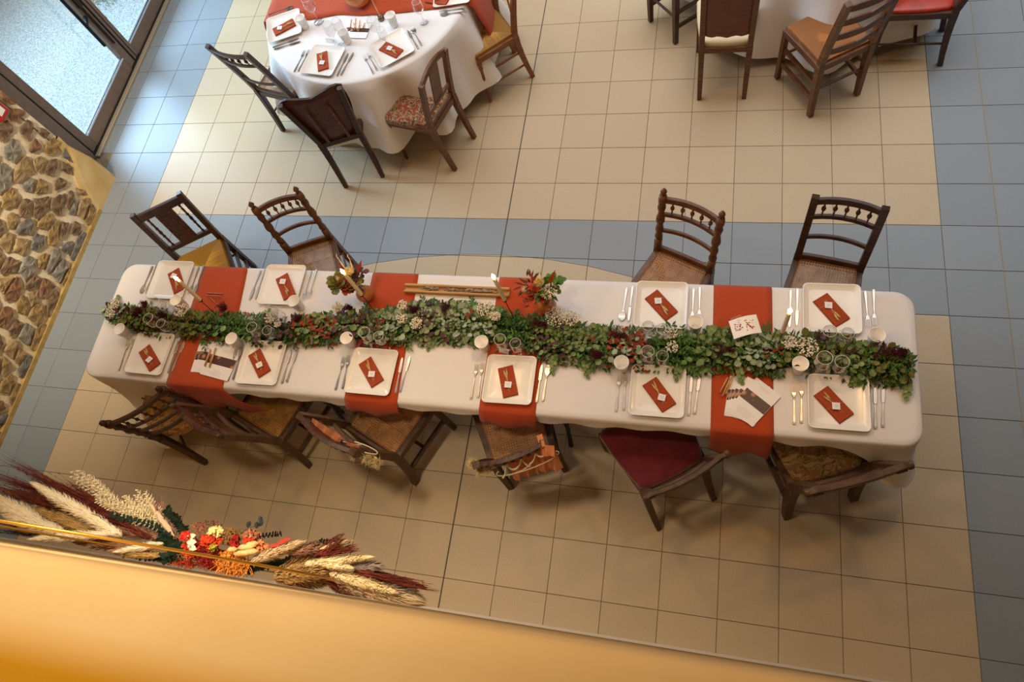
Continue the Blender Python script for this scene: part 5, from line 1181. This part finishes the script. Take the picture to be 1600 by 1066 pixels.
# ------------------------------------------------------------------ floral hoop hung on the gallery wall
HZ = 1.75; HC = V((-3.10, -2.615, 2.20)); HR = .626
hoop = thing('floral_hoop', 'large gold hoop with pampas, dried grasses and red flowers, hung on the yellow wall', 'floral hoop', HC)
b = MB(); b.tube([(HR*math.cos(2*PI*k/72), 0, HR*math.sin(2*PI*k/72)) for k in range(73)], .0040, 8, False); b.build('gold_ring', mat('brushed_gold', '#c99a3c', .35, .8), hoop, smooth=True)
def hp(px, py, dz=0): 
    p = at(px, py, HZ+dz); p.y = max(p.y, -2.636); return p-HC
rh = random.Random(17)
def plume(pts, wpx, col, n=420, name='pampas_plume', dz=0, spread=1.0, l=.040, taper=True, stuffed=True, hair=.0011, droop=.0):
    A0, B0 = hp(*pts[0], dz), hp(*pts[-1], dz); P = [A0.lerp(B0, i/12) for i in range(13)]
    W = wpx/430/2*1.3; n = int(n*1.7); hair *= 1.35; b = MB()
    b.tube(P, [.0022]*13, 5)
    for k in range(n):
        t = rh.uniform(0, 1)**.9; s_ = t*12; i = min(int(s_), 11); p = P[i].lerp(P[i+1], s_-i); d = (P[i+1]-P[i]).normalized(); o_ = d.orthogonal().normalized(); q = d.cross(o_)
        a = rh.uniform(0, 6.28); rad = o_*math.cos(a)+q*math.sin(a); env = (math.sin(PI*min(1, .12+t*.88))**.6 if taper else 1)
        e = p+d*l*rh.uniform(.5, 1.1)+rad*W*env*rh.uniform(.5, 1.05); c = p+rad*W*env*.25; sd = (e-c).cross(rad).normalized()
        if sd.length < .5: sd = o_
        mid = c.lerp(e, .55)+rad*W*.12
        b.add([c-sd*hair, c+sd*hair, mid+sd*hair*1.25, mid-sd*hair*1.25, e], [(0,1,2,3), (3,2,4)])
    # soft core so that the plume is not see-through
    b.turned(P[1], P[11], [(0, W*.15), (.25, W*.55), (.6, W*.6), (.9, W*.3), (1, .001)], 7) if len(pts) == 2 else None
    b.build(name, col, hoop)
def grass(base, ends, n, col, name='dark_grass', dz=0, jit=14, bj=5):
    b = MB()
    for k in range(n):
        e = rh.choice(ends); p0 = hp(base[0]+rh.uniform(-bj, bj)*2, base[1]+rh.uniform(-bj, bj)*.8, dz+rh.uniform(-.03, .03)); p1 = hp(e[0]+rh.gauss(0, jit), e[1]+rh.gauss(0, jit*.55), dz+rh.uniform(-.03, .08)); m_ = p0.lerp(p1, .5)+V((0, rh.uniform(-.008, .008), rh.uniform(-.01, .02)))
        t_ = rh.uniform(.75, 1.05); p1 = p0.lerp(p1, t_); b.tube([p0, m_, p1], [.0014, .0011, .0003], 3, False)
        if k % 2 == 0:
            for q in range(6): 
                c = m_.lerp(p1, q/6); b.add([c, c+V((rh.uniform(-.004, .004), rh.uniform(-.004, .004), .003)), c+(p1-m_).normalized()*.016+V((rh.uniform(-.004, .004),)*3)], [(0,1,2)])
    b.build(name, col, hoop)
H_white = mat('white_pampas', '#fbf2da', .95, col2='#efe0ba', scale=40); H_brown = mat('mauve_brown_pampas', '#a87c62', .95, col2='#865c46', scale=40); H_burg = mat('burgundy_grass', '#7a2c1a', .9, col2='#551c10', scale=30)
H_tan = mat('tan_pampas', '#c9a468', .95, col2='#a88448', scale=40); H_cream = mat('cream_plume', '#fbecc4', .9, col2='#ecd6a0', scale=40); H_beige = mat('beige_reed', '#e0c8a0', .95, col2='#c4a87c', scale=50); H_mauve = mat('grey_mauve_wisp', '#a89590', .95)
H_red = mat('crimson_flower', '#a8140e', .9, col2='#7a0c0c', scale=60); H_orange = mat('orange_red_flower', '#dc4618', .9, col2='#b8300e', scale=60); H_lichen = mat('orange_lichen', '#e6983c', .9, col2='#c87a24', scale=60); H_straw = mat('bunny_tail', '#e6c488', .95, col2='#c9a260', scale=70); H_pink = mat('dusty_pink_bloom', '#c0805c', .9, col2='#9c5c40', scale=60); H_olive = mat('olive_brown_bloom', '#8e6a34', .9, col2='#6c4a22', scale=60)
H_green = mat('preserved_dark_eucalyptus', '#35503c', .6, col2='#22382c', scale=40); H_yell = mat('mustard_bloom', '#aaa02c', .9)
# left fan
grass((195, 812), [(0, 712), (20, 728), (-30, 735), (45, 738), (85, 742), (110, 752)], 130, H_burg, jit=9)
grass((180, 818), [(-20, 752), (-20, 765), (0, 745)], 110, H_burg, jit=9)
grass((230, 838), [(100, 765), (130, 780), (60, 775)], 60, H_burg, jit=8)
grass((120, 840), [(-20, 812), (-20, 826), (0, 800)], 60, mat('dark_brown_grass', '#2c1712', .9), jit=8)
plume([(160, 808), (10, 768)], 26, H_brown, 420, 'brown_plume'); plume([(250, 842), (140, 812)], 24, H_brown, 380, 'brown_plume'); plume([(240, 858), (120, 846)], 22, H_brown, 340, 'brown_plume'); plume([(160, 836), (62, 798)], 30, H_tan, 420, 'tan_plume')
plume([(190, 838), (55, 758)], 24, H_white, 900, dz=.05); plume([(72, 822), (-20, 776)], 30, H_white, 800, dz=.05); plume([(100, 832), (14, 808)], 24, H_white, 650, dz=.06); plume([(185, 833), (50, 852)], 17, H_white, 520, dz=.06); plume([(255, 849), (190, 861)], 14, H_white, 300, dz=.06); plume([(250, 870), (180, 862)], 16, H_tan, 260, 'tan_plume', dz=.04)
# bleached fern
b = MB()
for k in range(64):
    t = rh.uniform(0, 1); root = hp(262-60*t, 838-28*t, .0); side = rh.uniform(-1, 1); tip = hp(245-135*t+rh.uniform(-8, 8)-8*side, 812-62*t+rh.uniform(-6, 8)-9*side+(10 if t > .8 else 0), rh.uniform(0, .06))
    tip = hp(248-132*t+rh.uniform(-8, 8), 796-44*t*1.0+rh.uniform(-10, 22)-14*math.sin(t*9), rh.uniform(0, .06))
    d = tip-root; b.tube([root, tip], [.001, .0005], 4)
    o_ = d.orthogonal().normalized(); q = d.normalized().cross(o_)
    for j in range(46):
        u = .35+.65*j/46; c = root+d*u; a = j*2.4; rad = o_*math.cos(a)+q*math.sin(a); ln = .015*(1.15-u)+.006; leaf_mesh(b, c, (rad+d.normalized()*.7), q, ln*1.3, .0060, 'round', .05)
b.build('bleached_fern', mat('bleached_fern', '#fdf6de', .9, col2='#f0e2b4', scale=60), hoop, stuff=True)
grass((268, 838), [(235, 778), (242, 786), (250, 775)], 40, mat('rose_reed', '#b08a78', .9, col2='#7a4034', scale=60), 'rose_reed', jit=5)
plume([(272, 838), (240, 795)], 12, mat('pale_rose_reed', '#d9bfa0', .9), 160, 'reed_plume', dz=.04)
def euca(pts, n, r, name='eucalyptus_sprig', dz=.03, m=None):
    P = [hp(x, y, dz) for x, y in pts]; b = MB(); b.tube(P, .0016, 5)
    for k in range(n):
        s_ = k/n*(len(P)-1); i = min(int(s_), len(P)-2); c = P[i].lerp(P[i+1], s_-i); d = (P[i+1]-P[i]).normalized(); o_ = d.orthogonal().normalized(); q = d.cross(o_); a = k*2.2+rh.uniform(-.4, .4)
        leaf_mesh(b, c, (o_*math.cos(a)+q*math.sin(a)+d*.4), d, r*rh.uniform(.8, 1.2), r*.95, 'round', .15)
    b.build(name, m or H_green, hoop)
euca([(290, 835), (275, 812), (260, 797)], 40, .022, dz=.07); euca([(268, 838), (240, 822), (205, 812), (172, 806)], 46, .018, dz=.05); euca([(290, 862), (270, 850), (252, 838)], 50, .026, dz=.02); euca([(285, 850), (262, 868), (250, 880)], 40, .024, dz=.0); euca([(285, 874), (235, 880), (188, 882)], 44, .018, dz=-.03)
euca([(398, 884), (440, 880), (505, 868)], 90, .022, dz=.0); euca([(405, 838), (425, 836), (440, 834)], 22, .012, dz=.08, m=mat('near_black_leaf', '#101418', .6)); euca([(455, 910), (480, 920)], 26, .022, dz=-.04); euca([(395, 900), (385, 880)], 26, .022, dz=-.02); euca([(490, 855), (500, 846), (512, 848)], 16, .014, dz=.05)
b = MB()
for x, y in ((404, 822), (408, 817), (401, 826), (386, 824)): leaf_mesh(b, hp(x, y, .09), V((rh.uniform(-.4, 1), rh.uniform(.2, 1), .2)), V((0, 0, 1)), .024, .02, 'round', .1)
b.tube([hp(375, 836, .05), hp(388, 825, .09), hp(404, 822, .09)], .001, 4); b.build('black_leaf', MATS['near_black_leaf'], hoop)
def cluster(cx, cy, rx, ry, n, m, name, dz=.04, kind='berry', r=.005):
    b = MB()
    for k in range(n):
        a = rh.uniform(0, 6.28); rr_ = math.sqrt(rh.random()); x = cx+rx*rr_*math.cos(a); y = cy+ry*rr_*math.sin(a); p = hp(x, y, dz+rh.uniform(-.03, .03)*(1.3-rr_))
        if kind == 'berry': b.ball(p, r*rh.uniform(.6, 1.2), 5, 3)
        elif kind == 'petal':
            for q in range(3): leaf_mesh(b, p, V((rh.uniform(-1, 1), rh.uniform(-1, 1), rh.uniform(0, 1))), V((0, 0, 1)), r*2.4, r*1.6, 'round', .1)
        else:
            e = p+V((rh.uniform(-1, 1), rh.uniform(-1, 1), rh.uniform(-.2, 1)))*r*2.5; b.tube([p, p.lerp(e, .5)+V((rh.uniform(-.003, .003),)*3), e], [r*.22, r*.2, r*.14], 3, False); b.ball(e, r*.35, 4, 3)
    b.build(name, m, hoop)
cluster(322, 862, 20, 24, 420, H_red, 'crimson_astilbe', .04, 'twig', .007); cluster(330, 845, 16, 10, 160, H_orange, 'red_bloom', .06, 'petal', .005); cluster(298, 858, 13, 13, 130, H_orange, 'orange_red_bloom', .06, 'petal', .004); cluster(291, 838, 8, 6, 50, mat('coral_red', '#dd2a14', .7), 'coral_bloom', .08, 'petal', .005)
cluster(325, 822, 22, 9, 70, mat('brown_berry', '#6a2c24', .8), 'small_berries', .06, 'berry', .0028); cluster(312, 826, 12, 9, 90, H_pink, 'dusty_filler', .05, 'twig', .005); cluster(338, 831, 12, 7, 80, mat('pale_gold_bloom', '#ecd690', .9), 'pale_bloom', .07, 'petal', .004); cluster(361, 838, 17, 11, 150, H_olive, 'olive_bloom', .06, 'petal', .005)
cluster(393, 838, 12, 9, 110, H_pink, 'dusty_pink_bloom', .06, 'petal', .004); cluster(405, 855, 14, 9, 100, mat('apricot_bloom', '#dd8a52', .9), 'apricot_bloom', .05, 'petal', .004); cluster(366, 884, 26, 15, 300, H_lichen, 'orange_lichen', .04, 'twig', .009); cluster(355, 868, 16, 8, 90, H_lichen, 'orange_lichen', .03, 'petal', .005)
cluster(335, 855, 6, 5, 30, H_yell, 'mustard_bloom', .08, 'petal', .004); cluster(368, 847, 6, 8, 40, H_red, 'crimson_bloom', .08, 'petal', .005); cluster(388, 846, 7, 5, 40, H_orange, 'red_bloom', .08, 'petal', .004); cluster(285, 886, 26, 7, 130, H_orange, 'orange_filler', -.04, 'twig', .007); cluster(335, 898, 12, 6, 60, H_orange, 'red_bloom', -.04, 'petal', .005); cluster(365, 898, 16, 6, 70, H_red, 'crimson_filler', -.04, 'twig', .006); cluster(327, 875, 30, 10, 140, H_orange, 'orange_filler', .0, 'twig', .006)
b = MB()
for k in range(3): leaf_mesh(b, hp(290+k*2, 842+k*5, .09), V((.6, .25-.2*k, .2)), V((0, 0, 1)), .045, .022, 'round', .2)
b.build('white_petals', mat('cream_white_petal', '#efe0c4', .8), hoop)
for x, y, d in ((372, 856, 28), (384, 852, 20), (366, 866, 30), (380, 864, 24), (356, 860, 16)):
    b = MB(); b.turned(hp(x, y, .09), hp(x+d, y-3, .09), [(0, .004), (.2, .010), (.7, .011), (1, .003)], 8); b.build('bunny_tail', H_straw, hoop, smooth=True)
b = MB()
for x, y, dx, dy in ((420, 853, 1, .15), (432, 850, 1, .4), (438, 846, .8, .3)): leaf_mesh(b, hp(x, y, .08), V((dx, dy, .1)), V((0, 0, 1)), .045, .014, 'long', .1)
b.build('red_leaf', mat('scarlet_leaf', '#c42a14', .7), hoop)
# right fan
plume([(392, 878), (464, 850)], 20, H_beige, 520, 'beige_plume', dz=.06); plume([(450, 866), (525, 850)], 22, H_brown, 420, 'brown_plume', dz=.03)
grass((500, 868), [(535, 836), (540, 842), (556, 852), (560, 858)], 90, H_burg, jit=4, dz=.05); plume([(500, 858), (538, 848)], 9, H_beige, 160, 'beige_plume', dz=.06)
plume([(475, 882), (577, 871)], 15, H_cream, 700, 'cream_plume', dz=.07, l=.022); plume([(500, 882), (547, 887)], 12, H_cream, 420, 'cream_plume', dz=.08, l=.018)
plume([(545, 884), (590, 886)], 18, H_mauve, 240, 'mauve_wisp', dz=.03); plume([(570, 890), (655, 915)], 10, H_burg, 160, 'burgundy_plume', dz=.0); grass((560, 895), [(668, 914), (686, 924), (640, 908)], 60, H_burg, jit=4, dz=.02)
plume([(425, 915), (512, 888)], 46, H_tan, 900, 'tan_plume', dz=.03, l=.05); plume([(430, 925), (505, 905)], 36, H_tan, 600, 'tan_plume', dz=-.03, l=.05)
plume([(515, 896), (615, 925)], 20, H_cream, 720, 'cream_plume', dz=.05, l=.022); plume([(520, 905), (645, 948)], 40, H_beige, 900, 'beige_plume', dz=.0, l=.06); plume([(520, 912), (625, 955)], 30, H_tan, 600, 'tan_plume', dz=-.02, l=.05); plume([(590, 920), (640, 922)], 30, H_mauve, 300, 'mauve_wisp', dz=.0, l=.04)
plume([(510, 905), (545, 952)], 26, H_burg, 500, 'burgundy_plume', dz=.0, l=.04); plume([(525, 915), (570, 935)], 24, H_brown, 400, 'brown_plume', dz=.01)
b = MB(); b.tube([hp(450, 925, .0), hp(452, 914, .03), hp(465, 912, .04), hp(472, 922, .0)], .002, 6); b.build('curled_stem', H_beige, hoop)

for o_ in list(hoop.children):
    for v_ in o_.data.vertices:
        if v_.co.y < -.040: v_.co.y = -.040
